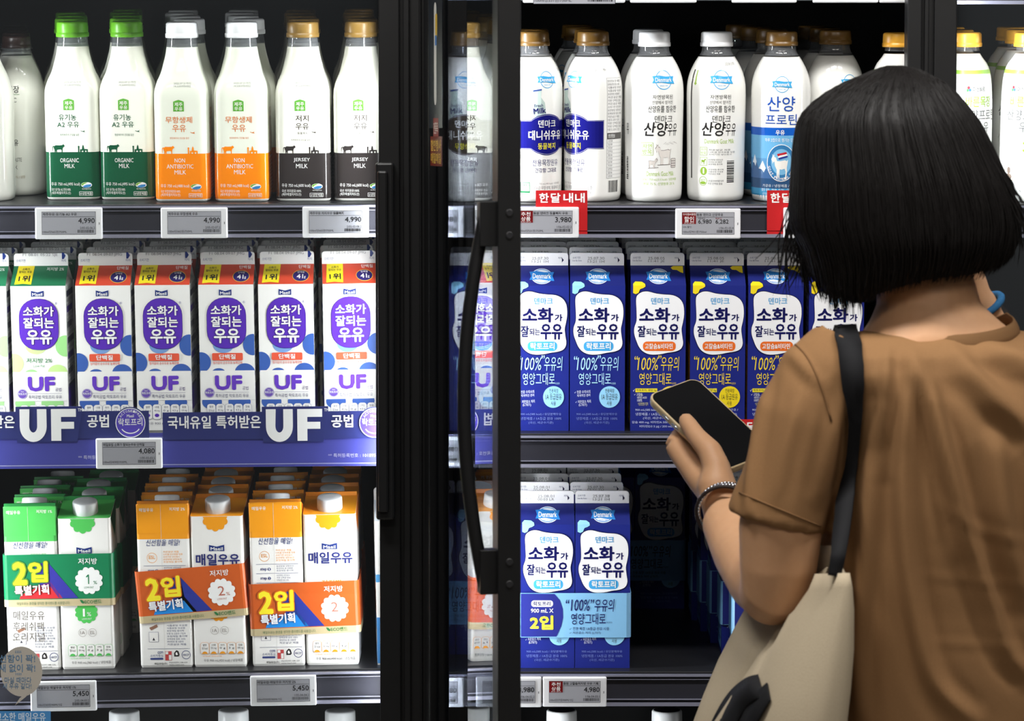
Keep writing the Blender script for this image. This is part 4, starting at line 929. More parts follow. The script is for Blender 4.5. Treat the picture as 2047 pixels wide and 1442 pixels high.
def twin_blue():
    root = empty('milk_twin_pack')
    for i, x in enumerate((-0.0356, 0.0356)):
        c = gable(root, blue_art('lf', (('25.08.01', '00:03 LR'), ('25.07.30', '13:21 1H'))[i]), BLUE, (27, 36, 114), (240, 240, 243), (28, 32, 106), name='milk_carton', sideart=blue_side('lf')); c.location = (x, 0, 0)
    k = 0.2272*0.98; a = Art(336, 1150, k)
    a.poly([(24, 710), (218, 712), (250, 750), (266, 800), (268, 850), (258, 900), (230, 962), (24, 964)], (44, 50, 134), 1)
    a.rect(84, 750, 210, 788, WHITE, 2, 17); a.T('락토프리', 96, 756, 194, 782, (34, 36, 100), 0.03, 3); a.T('900 mL X', 82, 798, 212, 822, WHITE, 0.03, 3); a.T('2입', 76, 838, 212, 922, (246, 232, 70), 0.07, 3)
    ink = (28, 30, 92)
    a.T('“100%”', 282, 744, 446, 812, ink, 0.012, 2, shear=0.08); a.T('우유의', 450, 742, 562, 816, ink, 0.014, 2, shear=0.08); a.T('영양그대로', 314, 826, 514, 892, ink, 0.012, 2); a.T('(*국산원유)', 514, 874, 552, 886, ink, 0, 2)
    a.T('✓ 전용 목장 1A등급 원유 사용', 304, 906, 534, 926, ink, 0.004, 2); a.T('✓ 저온효소 처리 (LTET)', 304, 932, 486, 950, ink, 0.004, 2)
    b = band_part(root, 0.0725, -0.0372, 0.0372, 0.0405, 0.0985, (132, 188, 228), a)
    s = Art(); barcode(s, -20, -40, 10, -10, False, 1)
    return root
def combi(root, kind, rear, pct, x):
    col = (84, 196, 92) if kind == 'g' else (246, 160, 28); dk = (44, 150, 74) if kind == 'g' else (232, 140, 24)
    w = 0.0340; hf, hr = 0.197, 0.214
    b = MB(); card = mat((242, 240, 236), 0.4, 0.4); cm = mat(col, 0.4, 0.4); rr = 0.0035
    if rear: hF, hB = hr, hf
    else: hF, hB = hf, hr
    def ring(z, s=1.0, roof=False):
        pts = []
        for (cx, cy, a0) in ((w-rr, -w+rr, 270), (w-rr, w-rr, 0), (-w+rr, w-rr, 90), (-w+rr, -w+rr, 180)):
            for q in range(4):
                a = math.radians(a0+q*30); X_ = (cx+rr*math.cos(a))*s; Y_ = (cy+rr*math.sin(a))*s
                zz = (hF+(hB-hF)*(Y_+w)/(2*w)) if roof else z
                pts.append((X_, Y_, zz))
        return pts
    zs = 0.171 if rear else hF-0.004
    b.loft([ring(0, 0.97), ring(0.003), ring(0.168), ring(0, 1, True), ring(0, 0.985, True)], card, True, False, False, [card, card, cm if rear else card, cm])
    top = ring(0, 0.985, True); b.add([(x_, y_, z_) for x_, y_, z_ in top], [tuple(range(len(top)))], mat(col if not rear else (232, 226, 214), 0.4))
    # folded top seam and side ears
    b.box(-w*0.97, w*0.97, (-w+0.004) if rear else w-0.009, (-w+0.009) if rear else w-0.004, max(hF, hB)-0.002, max(hF, hB)+0.003, mat(dk, 0.4))
    for s in (1, -1):
        b.add([(s*(w+0.0004), -w*0.9, hF-0.001), (s*(w+0.0004), w*0.9, hB-0.001), (s*(w+0.0012), 0.004, 0.168)], [(0, 1, 2), (2, 1, 0)], mat(dk, 0.4))
    k = 0.2218
    if not rear:
        a = Art(480, 1136, k)
        a.flower(473, 262, 74, col, 1, 10, y_min=249)
        maeil_flag(a, 433, 416, 522, 453); a.T('매일우유', 354, 468, 610, 537, (44, 50, 116), 0.045, 2)
        a.T('저지방', 426, 632, 545, 664, col, 0.03, 2)
        a.flower(478, 800, 66, col, 1, 12); a.T(pct[0], 458, 779, 470, 825, WHITE, 0.02, 2); a.T('%', 482, 799, 506, 823, WHITE, 0.01, 2); a.T('LOW-FAT', 452, 834, 508, 844, WHITE, 0, 2)
        for (xx, s) in ((452, '1A'), (510, 'ESL')):
            a.ring(xx, 920, 24, 24, 1.6, (150, 140, 132), 2); a.T(s, xx-14, 910, xx+14, 930, (140, 130, 124), 0, 2)
        for q in range(5):
            x0 = 366+q*52; a.rect(x0, 990, x0+51, 1062, col, 2, 16); a.rect(x0+1.4, 991.4, x0+49.6, 1060.6, (244, 242, 238), 3, 15)
            a.T(('열량', '나트륨', '트랜스지방', '단백질', '칼슘')[q], x0+14, 1000, x0+37, 1012, INK, 0, 4); a.T(('50 kcal', '50 mg', '0 g', '3 g', '100 mg')[q], x0+9, 1018, x0+42, 1032, INK, 0, 4); a.ell(x0+25, 1058, 16, 14, col, 4, a0=180, a1=360)
        a.T('* 1일 영양성분 기준치에 대한 비율', 372, 1068, 490, 1076, col, 0, 2); a.T('우유 900 mL(%s kcal) | 냉장제품' % ('360' if kind == 'g' else '450'), 384, 1088, 612, 1108, (90, 90, 92), 0.0, 2)
    else:
        a = Art(170, 1136, k); g2 = (60, 72, 130)
        a.rect(22, 176, 319, 345, col, 1); a.T('매일우유', 36, 195, 118, 217, (246, 244, 236), 0.02, 2); a.T('저지방 '+pct, 210, 192, 302, 213, (246, 244, 236), 0.02, 2)
        a.T('신선함을 매일!', 70, 380, 266, 418, g2, 0.01, 1, shear=0.15); a.ring(102, 488, 30, 30, 2, col, 1); a.T('ESL', 84, 474, 120, 494, col, 0.01, 1)
        smallprint(a, 168, 446, 286, 520, 5, col, 1, 2); a.rect(52, 534, 296, 536, g2, 1); a.T('step', 76, 556, 114, 576, g2, 0.02, 1); a.ell(128, 564, 9, 9, g2, 1); a.T('1', 125, 558, 131, 570, WHITE, 0.02, 2); smallprint(a, 170, 540, 282, 580, 3, (90, 96, 130), 1, 3)
        a.rect(52, 588, 296, 590, g2, 1); a.T('step', 76, 610, 114, 630, g2, 0.02, 1); a.ell(128, 618, 9, 9, g2, 1); a.T('2', 125, 612, 131, 624, WHITE, 0.02, 2); smallprint(a, 170, 594, 262, 636, 3, (90, 96, 130), 1, 4)
        a.rect(52, 644, 296, 646, g2, 1); a.rect(159, 176, 160.6, 1120, (206, 202, 196), 2)
        # carton cut-open sketch and notes
        a.poly([(74, 900), (118, 880), (124, 896), (84, 916)], (150, 110, 90), 1); a.rect(70, 925, 126, 985, (120, 120, 150), 1); a.rect(72, 927, 124, 983, (242, 240, 236), 2); a.poly([(90, 975), (98, 958), (106, 975)], (60, 60, 70), 3)
        smallprint(a, 176, 880, 300, 1008, 8, (90, 96, 130), 1, 11); a.rect(60, 1024, 308, 1026, (90, 96, 130), 1)
        a.T('ccm', 118, 1040, 150, 1054, g2, 0.02, 1); a.T('소비자중심', 74, 1058, 150, 1074, g2, 0.006, 1); a.rect(74, 1078, 150, 1090, g2, 1, 5)
        a.rect(162, 1040, 200, 1094, (196, 70, 70), 1); a.rect(164, 1042, 180, 1058, (238, 236, 232), 2); a.rect(183, 1062, 198, 1092, (238, 236, 232), 2)
        a.ring(284, 1062, 26, 26, 3, g2, 1); a.T('HACCP', 266, 1056, 302, 1068, g2, 0.02, 1)
        a.poly([(214, 1050), (228, 1034), (240, 1040), (246, 1062), (240, 1072), (214, 1072)], INK, 1); a.poly([(222, 1052), (230, 1044), (237, 1062), (224, 1064)], (242, 240, 236), 2)
        a.T('매일유업(주)', 98, 1106, 172, 1122, INK, 0.01, 1); a.T('매일상담센터 1588-1539', 184, 1102, 290, 1112, INK, 0, 1); a.T('www.maeil.com', 184, 1115, 270, 1124, INK, 0, 1)
    b.art(a, lambda u, v, o: (max(-w+.001, min(w-.001, u)), -w-o, min(v, hF-0.0005)))
    c = b.build('milk_carton', root, 0, (x, 0, 0))
    yc = 0.012 if rear else -0.013
    zc = hF+(hB-hF)*(yc+w)/(2*w)
    cp = cap_part(c, 16.2, -4, 15.5, (232, 234, 236), True, 'screw_cap', False); cp.location = (0, yc, zc); cp.rotation_euler = (math.atan((hB-hF)/(2*w))*0.8, 0, 0)
    return c
def twin_combi(kind, tilt, zoff):
    root = empty('milk_twin_pack'); pct = '1%' if kind == 'g' else '2%'
    combi(root, kind, True, pct, -0.0347); combi(root, kind, False, pct, 0.0347)
    k = 0.2218; a = Art(340, 1136+zoff, k)
    base = (20, 128, 82) if kind == 'g' else (204, 92, 34); mid = (60, 58, 160) if kind == 'g' else (46, 58, 150); low = (214, 52, 58) if kind == 'g' else (38, 140, 224)
    a.poly([(282, 690), (340, 765), (452, 904), (340, 904), (270, 800)], mid, 1); a.poly([(120, 880), (290, 800), (362, 904), (110, 904)], low, 1); a.poly([(200, 700), (282, 690), (300, 830), (240, 850)], mid, 1)
    a.T('2', 76, 686, 160, 822, (250, 232, 50), 0.06, 4, outline=(226, 120, 30) if kind != 'g' else (110, 150, 50), ow=0.04); a.T('입', 166, 684, 280, 806, (250, 232, 50), 0.06, 4, outline=(226, 120, 30) if kind != 'g' else (110, 150, 50), ow=0.04)
    a.T('특별기획', 84, 822, 284, 882, WHITE, 0.05, 6, outline=(60, 90, 170) if kind != 'g' else (180, 60, 70), ow=0.03, rot=2)
    a.T('저지방', 458, 670, 568, 706, WHITE, 0.025, 2); a.flower(517, 802, 80, WHITE, 2, 12, 120); pc = base if kind == 'g' else (190, 110, 90)
    if pct[0] == '2': a.T('2', 496, 766, 536, 822, pc, 0.0, 3)
    else: a.rect(512, 766, 518, 822, pc, 3); a.poly([(500, 778), (512, 766), (518, 766), (518, 772), (503, 784)], pc, 3)
    a.T('%', 542, 804, 564, 824, pc, 0.0, 3); a.T('LOW-FAT', 488, 836, 544, 848, pc, 0.0, 3)
    a.T('매일우유는 환경을 생각한 종이밴드를 사용합니다.', 94, 922, 402, 940, (70, 110, 76), 0.0, 2); a.T('ECO밴드', 488, 914, 586, 938, (44, 120, 66), 0.02, 2); a.poly([(460, 914), (474, 916), (486, 930), (480, 938), (468, 930)], (44, 120, 66), 2)
    sgn = base
    band_part(root, 0.0715, -0.0358, 0.0358, (1136+zoff-950)*k*.001, (1136+zoff-644)*k*.001, base, a, tilt, (196, 180, 140))
    return root
# ---- jugs
def jug(darktop):
    root = empty('milk_jug'); m = mat((226, 226, 214), 0.35)
    tab = smooth_tab([(0, 62), (4, 66), (60, 66.5), (100, 66.5), (130, 62), (170, 50), (195, 38), (212, 28), (220, 22), (226, 19)], 6)
    b = MB(); b.loft([sq_ring(r, max(4, min(r-.01, 22+(r-22)*min(1, max(0, (z-130)/90)))), z, 48) for z, r in tab], m); b.build('body', root)
    b = MB(); pts = [(0.020, 0.0, 0.212), (0.040, 0.002, 0.214), (0.054, 0.004, 0.196), (0.056, 0.004, 0.150), (0.050, 0.0, 0.110)]
    b.tube(pts, 0.0105, m, 12); b.build('handle', root)
    cap_part(root, 20.0, 224, 243, (226, 228, 230), True, 'cap', False, (38, 38, 42) if darktop else None)
    b = MB(); b.loft([circ_ring(21.5, 214), circ_ring(21.8, 216), circ_ring(20.5, 223)], mat((40, 40, 44), 0.3), False, False); b.build('neck_ring', root)
    return root

# ------------------------------------------------------------------ putting goods on the shelves
RND = random.Random(7)
USED = set()
def put(proto, sh, px, py, dy, depth, label, group=None, cat='milk bottle', rz=0.0, jx=0.0, xdy=None):
    s = SH[sh]
    o = proto if proto.name not in USED else dup(proto)
    USED.add(proto.name)
    y = dy+depth/2
    x = P(px, py, dy if xdy is None else xdy).x+jx
    # turn about the upright axis first, then lean with the tilted shelf
    o.rotation_mode = 'ZYX'
    o.location = (x, y, s.z(x, y)+0.0002); o.rotation_euler = s.rot(rz)
    tag(o, label, cat, group); return o
def column(proto, sh, px, py, dy, depth, pitch, n, label, blabel, group, cat='milk bottle', rz=0.0, jit=0.001, dx=0.0, sight=False):
    for k in range(n):
        d = dx[k] if isinstance(dx, (list, tuple)) else dx*k
        put(proto, sh, px, py, dy+k*pitch, depth, label if k == 0 else blabel, group, cat, rz if k == 0 else rz*0.2+RND.uniform(-.02, .02), d+(0 if k == 0 else RND.uniform(-jit, jit)), dy+k*pitch if sight else dy)
JA, JN, JJ = jeju('a2'), jeju('na'), jeju('je')
gb = 'squared milk bottles behind the closed door'
column(JA, 'L1', 145, 300, 0.030, 0.070, 0.077, 4, 'green-banded squared bottle next to the dark-capped round bottle', 'green-capped bottle in the dim rows behind the green-banded pair', gb, dx=[0, -.002, .001, -.002, .001], sight=True)
column(JA, 'L1', 254, 300, 0.028, 0.070, 0.077, 5, 'green-banded squared bottle next to the orange-banded bottles', 'green-capped bottle in the dim rows behind the green-banded pair', gb, dx=[0, -.002, .001, -.002, .001], sight=True)
column(JN, 'L1', 364, 300, 0.002, 0.070, 0.077, 5, 'orange-banded white-capped bottle next to the green-banded bottles', 'white-capped bottle in the dim rows behind the orange-banded pair', gb, dx=[0, .0105, .004, -.002, .003], sight=True)
column(JN, 'L1', 483, 300, 0.002, 0.070, 0.077, 5, 'orange-banded white-capped bottle next to the black-banded bottles', 'white-capped bottle in the dim rows behind the orange-banded pair', gb, dx=[0, .0105, .004, -.002, .003], sight=True)
column(JJ, 'L1', 606, 300, 0.002, 0.070, 0.077, 5, 'black-banded gold-capped bottle next to the orange-banded bottles', 'gold-capped bottle in the dim rows behind the black-banded pair', gb, dx=[0, .002, -.001, -.004, -.002], sight=True)
column(JJ, 'L1', 722, 300, 0.003, 0.070, 0.077, 5, 'black-banded gold-capped bottle cut off by the black door post', 'gold-capped bottle in the dim rows behind the black-banded pair', gb, dx=[0, .002, -.001, -.004, -.002], sight=True)
SG = sangha(-0.25)
column(SG, 'L1', 32, 300, 0.078, 0.072, 0.079, 4, 'plain round milk bottle with a dark brown cap beside the green-banded bottles', 'dark-capped bottle in the dim rows behind the plain round one', 'plain round milk bottles', dx=-0.001, sight=True)
put(SG, 'L1', -33, 300, 0.008, 0.075, 'plain round milk bottle cut off by the picture edge', 'plain round milk bottles')
# open bay, round bottles
gr = 'round milk bottles in the open bay'
D1 = danish(0.5); D2 = danish(-0.78); D3b = danish(-0.05, (70, 60, 52), '무항생제')
column(D1, 'R1', 1066, 300, 0.0, 0.076, 0.080, 2, 'round bottle with a navy label band beside the open door edge', 'gold-capped bottle in the dark rows behind the navy-banded pair', gr)
column(D2, 'R1', 1186, 300, 0.004, 0.076, 0.080, 4, 'round bottle with a turned navy label band and a nutrition table showing', 'gold-capped bottle in the dark rows behind the navy-banded pair', gr, dx=[0, -.002, -.014, -.016])
G1, G2 = goat_bottle(0.30), goat_bottle(0.13, True)
column(G1, 'R1', 1309, 300, 0.002, 0.076, 0.080, 2, 'white-capped goat milk bottle with goats drawn on it', 'white-capped bottle peeking out behind the drawn goats bottle', gr, dx=-0.004)
put(G2, 'R1', 1434, 300, 0.004, 0.076, 'white-capped goat milk bottle with a barcode and green icons', gr)
PB = protein_bottle(-0.04)
column(PB, 'R1', 1564, 300, 0.0, 0.076, 0.081, 4, 'gold-capped bottle with a blue mountain label and a white goat', 'gold-capped bottle in the dark rows behind the blue mountain bottle', gr, dx=[0, -.006, -.020, -.036])
column(PB, 'R1', 1672, 300, 0.044, 0.076, 0.081, 3, 'gold-capped bottle half hidden behind the shopper hair', 'gold-capped bottle in the dark rows behind the shopper hair', gr, dx=[0, -.006, -.014], rz=0.5)
PA1, PA2 = pasteur(0.62), pasteur(-0.10)
put(PA2, 'R1', 1797, 300, 0.0, 0.07, 'yellow-capped bottle showing its shoulder beside the far black post', gr, rz=2.2)
column(PA1, 'T1', 1934, 300, 0.0, 0.07, 0.076, 3, 'yellow-capped bottle with a turned label just beyond the far black post', 'yellow-capped bottle in the dark beyond the far black post', gr)
column(PA2, 'T1', 2060, 300, 0.0, 0.07, 0.076, 3, 'yellow-capped bottle with a goat sketch cut off by the picture edge', 'yellow-capped bottle in the dark beyond the far black post', gr)
# seen through the open door
column(D3b, 'R1', 932, 300, 0.0, 0.076, 0.080, 2, 'round bottle with a grey-brown label seen dimly through the open door', 'bottle behind the grey-brown label bottle seen through the open door', gr)

# purple-badged cartons
gu = 'white purple-badged cartons'
UR, UG = uf_carton('red'), uf_carton('green', 'F1 08.01 05:22 SJE')
D = 0.0706
column(UG, 'L2', -37, 700, 0.004, D, 0.074, 3, 'green-topped carton cut off by the picture edge', 'carton top in the shade behind the green-topped cartons', gu, 'milk carton')
column(UG, 'L2', 82, 700, 0.004, D, 0.074, 4, 'green-topped carton with a purple badge and pale green dots', 'carton top in the shade behind the green-topped cartons', gu, 'milk carton')
for px, lab, rz in ((211, 'red-topped carton beside the green-topped carton', 0), (329, 'second red-topped carton from the green-topped carton', 0), (456, 'third red-topped carton from the green-topped carton', 0), (575, 'fourth red-topped carton from the green-topped carton', 0), (699, 'red-topped carton turned slightly beside the black door post', 0.09)):
    column(UR, 'L2', px, 700, 0.003, D, 0.074, 5, lab, 'carton top in the shade behind the red-topped cartons', gu, 'milk carton', rz, dx={456: [0]+[-.008]*4, 575: [0]+[-.010]*4, 699: [0]+[-.006]*4}.get(px, 0))
# blue cartons
gB = 'blue gable-top cartons'
BL, BC = blue_carton('lf', ('25.07.30', '13:21 1H')), blue_carton('ca', ('25.08.05', '11:41 JE'))
column(BL, 'R2', 953, 700, 0.0, D, 0.073, 2, 'blue carton seen dimly through the open door', 'blue carton behind another, through the open door', gB, 'milk carton')
column(BL, 'R2', 1082, 700, 0.0, D, 0.073, 5, 'blue carton with pale blue marks beside the open door edge', 'carton top in the shade behind the blue cartons', gB, 'milk carton')
column(BL, 'R2', 1194, 700, 0.0, D, 0.073, 5, 'blue carton with pale blue marks beside the yellow-marked cartons', 'carton top in the shade behind the blue cartons', gB, 'milk carton', dx=-0.001)
for px, lab in ((1315, 'yellow-marked blue carton right behind the phone'), (1434, 'second yellow-marked blue carton from the pale-marked ones'), (1549, 'third yellow-marked blue carton beside the shopper sleeve'), (1670, 'yellow-marked blue carton above the shopper shoulder')):
    column(BC, 'R2', px, 700, 0.0, D, 0.073, 5, lab, 'carton top in the shade behind the blue cartons', gB, 'milk carton', dx=-0.001)
BD = BL
# lower two-packs
gt = 'capped two-packs under a paper band'
TG, TO, TO2 = twin_combi('g', 0.0, 190), twin_combi('o', math.radians(-4.0), 97), twin_combi('o', math.radians(-1.2), 0)
column(TG, 'L3', 122, 1200, 0.006, 0.0680, 0.0765, 4, 'green-banded two-pack of capped cartons', 'two-pack in the shade behind the green-banded one', gt, 'two-pack of milk', dx=[0, .002, -.002, .004])
column(TO, 'L3', 388, 1200, 0.006, 0.0680, 0.0765, 4, 'orange-banded two-pack beside the green-banded two-pack', 'two-pack in the shade behind the orange-banded ones', gt, 'two-pack of milk', rz=-0.03, dx=-0.003)
column(TO2, 'L3', 611, 1200, 0.004, 0.0680, 0.0765, 4, 'orange-banded two-pack with a price tag below, nearest the door post', 'two-pack in the shade behind the orange-banded ones', gt, 'two-pack of milk', dx=-0.002)
TB = twin_blue()
gq = 'blue two-packs with a pale blue band'
put(TB, 'R3', 1149, 1200, 0.0, D, 'front blue two-pack with a pale blue paper band', gq, 'two-pack of milk')
for k in range(1, 4): put(TB, 'R3', 1149-(0, 10, 12, 16)[k], 1200, 0.075*k, D, 'blue two-pack in the shade right behind the front one', gq, 'two-pack of milk')
put(TB, 'R3', 1268, 1150, 0.400, D, 'dark blue two-pack alone at the back of the empty lane', gq, 'two-pack of milk', jx=-0.0)
for k in range(5):
    put(TB, 'R3', (1466, 1442, 1420, 1400, 1382)[k]+110-2*k, 1200, 0.004+0.078*k, D, 'blue two-pack in the lane behind the shopper arm, number %d from the front' % (k+1) if k < 2 else 'blue two-pack deep in the lane behind the shopper arm', gq, 'two-pack of milk')
put(TB, 'R3', 911, 1200, 0.085, D, 'blue two-pack seen dimly through the open door', gq, 'two-pack of milk')
def sky_carton():
    root = empty('milk_carton'); a = Art()
    a.rect(-35, -187, 35, -1, (244, 244, 240), 1); a.rect(-35, -62, 35, -2, (50, 140, 214), 2); a.rect(-35, -118, 35, -108, (70, 160, 224), 2); a.rect(-18, -100, 22, -72, (230, 214, 206), 2); a.T('대니쉬우유', -28, -150, 28, -138, (34, 34, 96), 0.03, 3)
    sa = Art(); sa.rect(-35, -62, 35, -2, (50, 140, 214), 1); sa.rect(-35, -118, 35, -108, (70, 160, 224), 1); smallprint(sa, -30, -180, 30, -124, 9, (110, 120, 150), 1, 2); sa.rect(-8, -96, 20, -70, (110, 90, 84), 2); sa.rect(-10, -44, 22, -22, (232, 230, 220), 2)
    gable(root, a, (244, 244, 240), (226, 236, 244), (236, 236, 236), (240, 240, 236), sideart=sa); return root
put(sky_carton(), 'L3', 806, 1200, 0.002, D, 'sky blue and white carton almost hidden behind the black door post', cat='milk carton', rz=0.06)
# jugs on the lowest shelf
J1, J2 = jug(False), jug(True)
gj = 'large milk jugs on the lowest shelf'
for px, py, pr, lab, dy in ((235, 1420, J1, 'milk jug whose cap shows below the green-banded two-pack', .03), (458, 1415, J1, 'milk jug whose cap shows below the gap between the orange two-packs', .03), (677, 1407, J1, 'milk jug whose cap shows nearest the door post', .02), (1125, 1415, J2, 'milk jug whose dark-topped cap shows below the blue two-pack', .03), (1340, 1411, J2, 'milk jug whose dark-topped cap shows under the empty lane', .03)):
    sh = 'L4' if px < 800 else 'R4'
    o = put(pr, sh, px, py, dy, 0.134, lab, gj, 'milk jug', 0.0, 0.0, 0.0)
    # lower shelf is set so that the cap top reaches its place in the picture
# ------------------------------------------------------------------ the shopper
from mathutils.bvhtree import BVHTree
WY = -0.66
def W(px, py, dy=0.0): return P(px, py, WY+dy)
PXM = 0.00064*(WY-CAMY)/(-CAMY)            # metres per pixel at the shopper
M_SKIN = noisy('skin', (206, 160, 122), 0.5, 90, 0.06, (198, 150, 112), spec=0.3)
M_SKIN.node_tree.nodes['Principled BSDF'].inputs['Subsurface Weight'].default_value = 0.08
M_SKIN.node_tree.nodes['Principled BSDF'].inputs['Subsurface Radius'].default_value = (0.008, 0.004, 0.002)
M_SHIRT = noisy('brown_jersey', (138, 103, 69), 0.85, 420, 0.25, (130, 96, 63), spec=0.15, dist=0.0004)
M_RIB = noisy('brown_rib', (122, 90, 59), 0.85, 300, 0.4, (112, 82, 53), (4, 4, 0.4), spec=0.15, dist=0.0005)
M_HAIR = noisy('dark_hair', (17, 13, 12), 0.5, 120, 0.4, (11, 9, 8), (6, 6, 0.4), spec=0.22, dist=0.001)
M_STRAP = noisy('black_webbing', (20, 20, 23), 0.8, 500, 0.3, (26, 26, 28), spec=0.2, dist=0.0004)
M_CANVAS = noisy('cream_canvas', (186, 172, 148), 0.9, 500, 0.35, (176, 161, 137), spec=0.1, dist=0.0005)
M_JEAN = noisy('dark_trousers', (44, 46, 56), 0.9, 300, 0.3, (38, 40, 48), spec=0.1)
YAW = math.radians(20)
LAT = Vector((math.cos(YAW), math.sin(YAW), 0)); BACK = Vector((math.sin(YAW), -math.cos(YAW), 0))
def oval(c, hw, hd, n=40, e=0.80, tiltz=0.0):
    pts = []
    for q in range(n):
        a = 2*math.pi*q/n; u, v = math.cos(a), math.sin(a)
        u = math.copysign(abs(u)**e, u); v = math.copysign(abs(v)**e, v)
        pts.append(c+LAT*hw*u+BACK*hd*v+Vector((0, 0, tiltz*v)))
    return pts
PERSON = empty('person', (W(1900, 900).x, WY, 0.0))
PERSON['label'] = 'shopper with a dark bob and brown T-shirt seen from behind, looking at a phone'; PERSON['category'] = 'person'
def attach(o):
    o.parent = PERSON; o.matrix_parent_inverse = Matrix.Translation(-PERSON.location); return o
def solid(name, mb, voxel, smooth, m, iters=6):
    o = mb.build(name)
    r = o.modifiers.new('r', 'REMESH'); r.mode = 'VOXEL'; r.voxel_size = voxel; r.use_smooth_shade = True
    s = o.modifiers.new('s', 'SMOOTH'); s.factor = smooth; s.iterations = iters
    me = baked(o)
    me.materials.clear(); me.materials.append(m)
    for p in me.polygons: p.use_smooth = True
    return o
def densify(pts, n=40):
    out = []; m = len(pts)-1
    for i in range(n+1):
        f = i*m/n; k = min(int(f), m-1); t = f-k
        p0, p1, p2, p3 = pts[max(k-1, 0)], pts[k], pts[k+1], pts[min(k+2, m)]
        out.append(tuple(0.5*(2*p1[c]+(-p0[c]+p2[c])*t+(2*p0[c]-5*p1[c]+4*p2[c]-p3[c])*t*t+(-p0[c]+3*p1[c]-3*p2[c]+p3[c])*t**3) for c in (0, 1)))
    return out
# phone frame: wv across the screen, lv down the screen, nv out of the screen
PO = P(1419, 852, -0.42)
lv = Vector((85, -95, -78)).normalized(); wv = Vector((60, 36, 17)); wv = (wv-lv*wv.dot(lv)).normalized(); nv = lv.cross(wv)
if nv.z < 0: nv = -nv
def H(w, l, n): return PO+(wv*w+lv*l+nv*n)*0.001

# --- body: head, neck, trunk and both arms as one skin surface
b = MB()
rows = [(610, 1858, 55, 54, 0), (640, 1868, 68, 60, 0), (668, 1876, 84, 66, 0), (700, 1884, 104, 68, 0), (730, 1900, 150, 70, 0), (780, 1915, 142, 78, 0), (900, 1928, 128, 86, 0), (1100, 1932, 122, 86, 0), (1300, 1934, 126, 88, 0), (1490, 1930, 132, 92, 0)]
b.loft([oval(W(cx, y, 0)-Vector((0, 0, 0)), hw*.001, hd*.001, 32, 0.85) for y, cx, hw, hd, d in reversed(rows)], M_SKIN)
b.tube([W(1868, 690, 0.0), W(1858, 620, 0.0), W(1846, 560, 0.005), W(1834, 500, 0.015), W(1820, 420, 0.02)], [0.060, 0.0555, 0.0525, 0.053, 0.05], M_SKIN, 24)
# head: deformed ball facing away and a little to the side
HC = W(1808, 352, 0.02); F = Vector((-0.50, 0.866, 0)); R_ = Vector((0.866, 0.50, 0))
hv = []; hf = []; nu, nw = 36, 24
for i in range(nw+1):
    t = math.pi*i/nw
    for j in range(nu):
        a = 2*math.pi*j/nu; x, y, z = math.sin(t)*math.cos(a), math.sin(t)*math.sin(a), math.cos(t)
        rx, ry, rz = 0.074, 0.092, 0.108
        if z < 0 and y > 0: rz = 0.122; rx *= 1-0.22*(-z)            # narrowing jaw and chin
        px_, py_, pz_ = x*rx, y*ry, z*rz
        if y > 0.75 and -0.35 < z < 0.15: py_ += 0.010*math.exp(-(x/0.16)**2)*math.exp(-((z+0.12)/0.18)**2)*1.6
        if y > 0.6 and 0.02 < z < 0.30: py_ -= 0.006*math.exp(-((abs(x)-0.40)/0.16)**2)
        hv.append(HC+R_*px_+F*py_+Vector((0, 0, pz_)))
for i in range(nw):
    for j in range(nu): hf.append((i*nu+j, (i+1)*nu+j, (i+1)*nu+(j+1) % nu, i*nu+(j+1) % nu))
b.add(hv, hf, M_SKIN)
b.tube([HC+F*0.088+Vector((0, 0, 0.012)), HC+F*0.100+Vector((0, 0, -0.012)), HC+F*0.106+Vector((0, 0, -0.026)), HC+F*0.095+Vector((0, 0, -0.036))], [0.006, 0.008, 0.011, 0.007], M_SKIN, 12)   # nose
b.tube([HC+F*0.090-R_*0.02+Vector((0, 0, -0.060)), HC+F*0.097+Vector((0, 0, -0.058)), HC+F*0.090+R_*0.02+Vector((0, 0, -0.060))], [0.004, 0.0075, 0.004], M_SKIN, 10)   # lips
for s in (1, -1):
    e = HC+R_*s*0.074-F*0.005
    b.tube([e+Vector((0, 0, 0.026))-F*0.008, e+R_*s*0.009+Vector((0, 0, 0.014))-F*0.014, e+R_*s*0.010+Vector((0, 0, -0.008))-F*0.010, e+R_*s*0.003+Vector((0, 0, -0.028))], [0.006, 0.009, 0.009, 0.006], M_SKIN, 10)   # ears
# raised arm holding the phone
wrist = H(-57, 99, -15)
b.tube([W(1655, 750, -0.05), W(1612, 850, -0.062), W(1574, 960, -0.068), W(1560, 1060, -0.068), W(1556, 1130, -0.064), W(1551, 1178, -0.055), W(1536, 1190, -0.035)], [0.050, 0.048, 0.046, 0.0445, 0.0415, 0.0385, 0.034], M_SKIN, 22)
b.tube([W(1552, 1188, -0.055), W(1524, 1158, 0.0), W(1488, 1104, 0.060), W(1456, 1045, 0.110), wrist+Vector((0.004, -0.012, -0.018)), wrist], [0.036, 0.0385, 0.0355, 0.030, (0.0265, 0.0235), (0.0265, 0.021)], M_SKIN, 22)
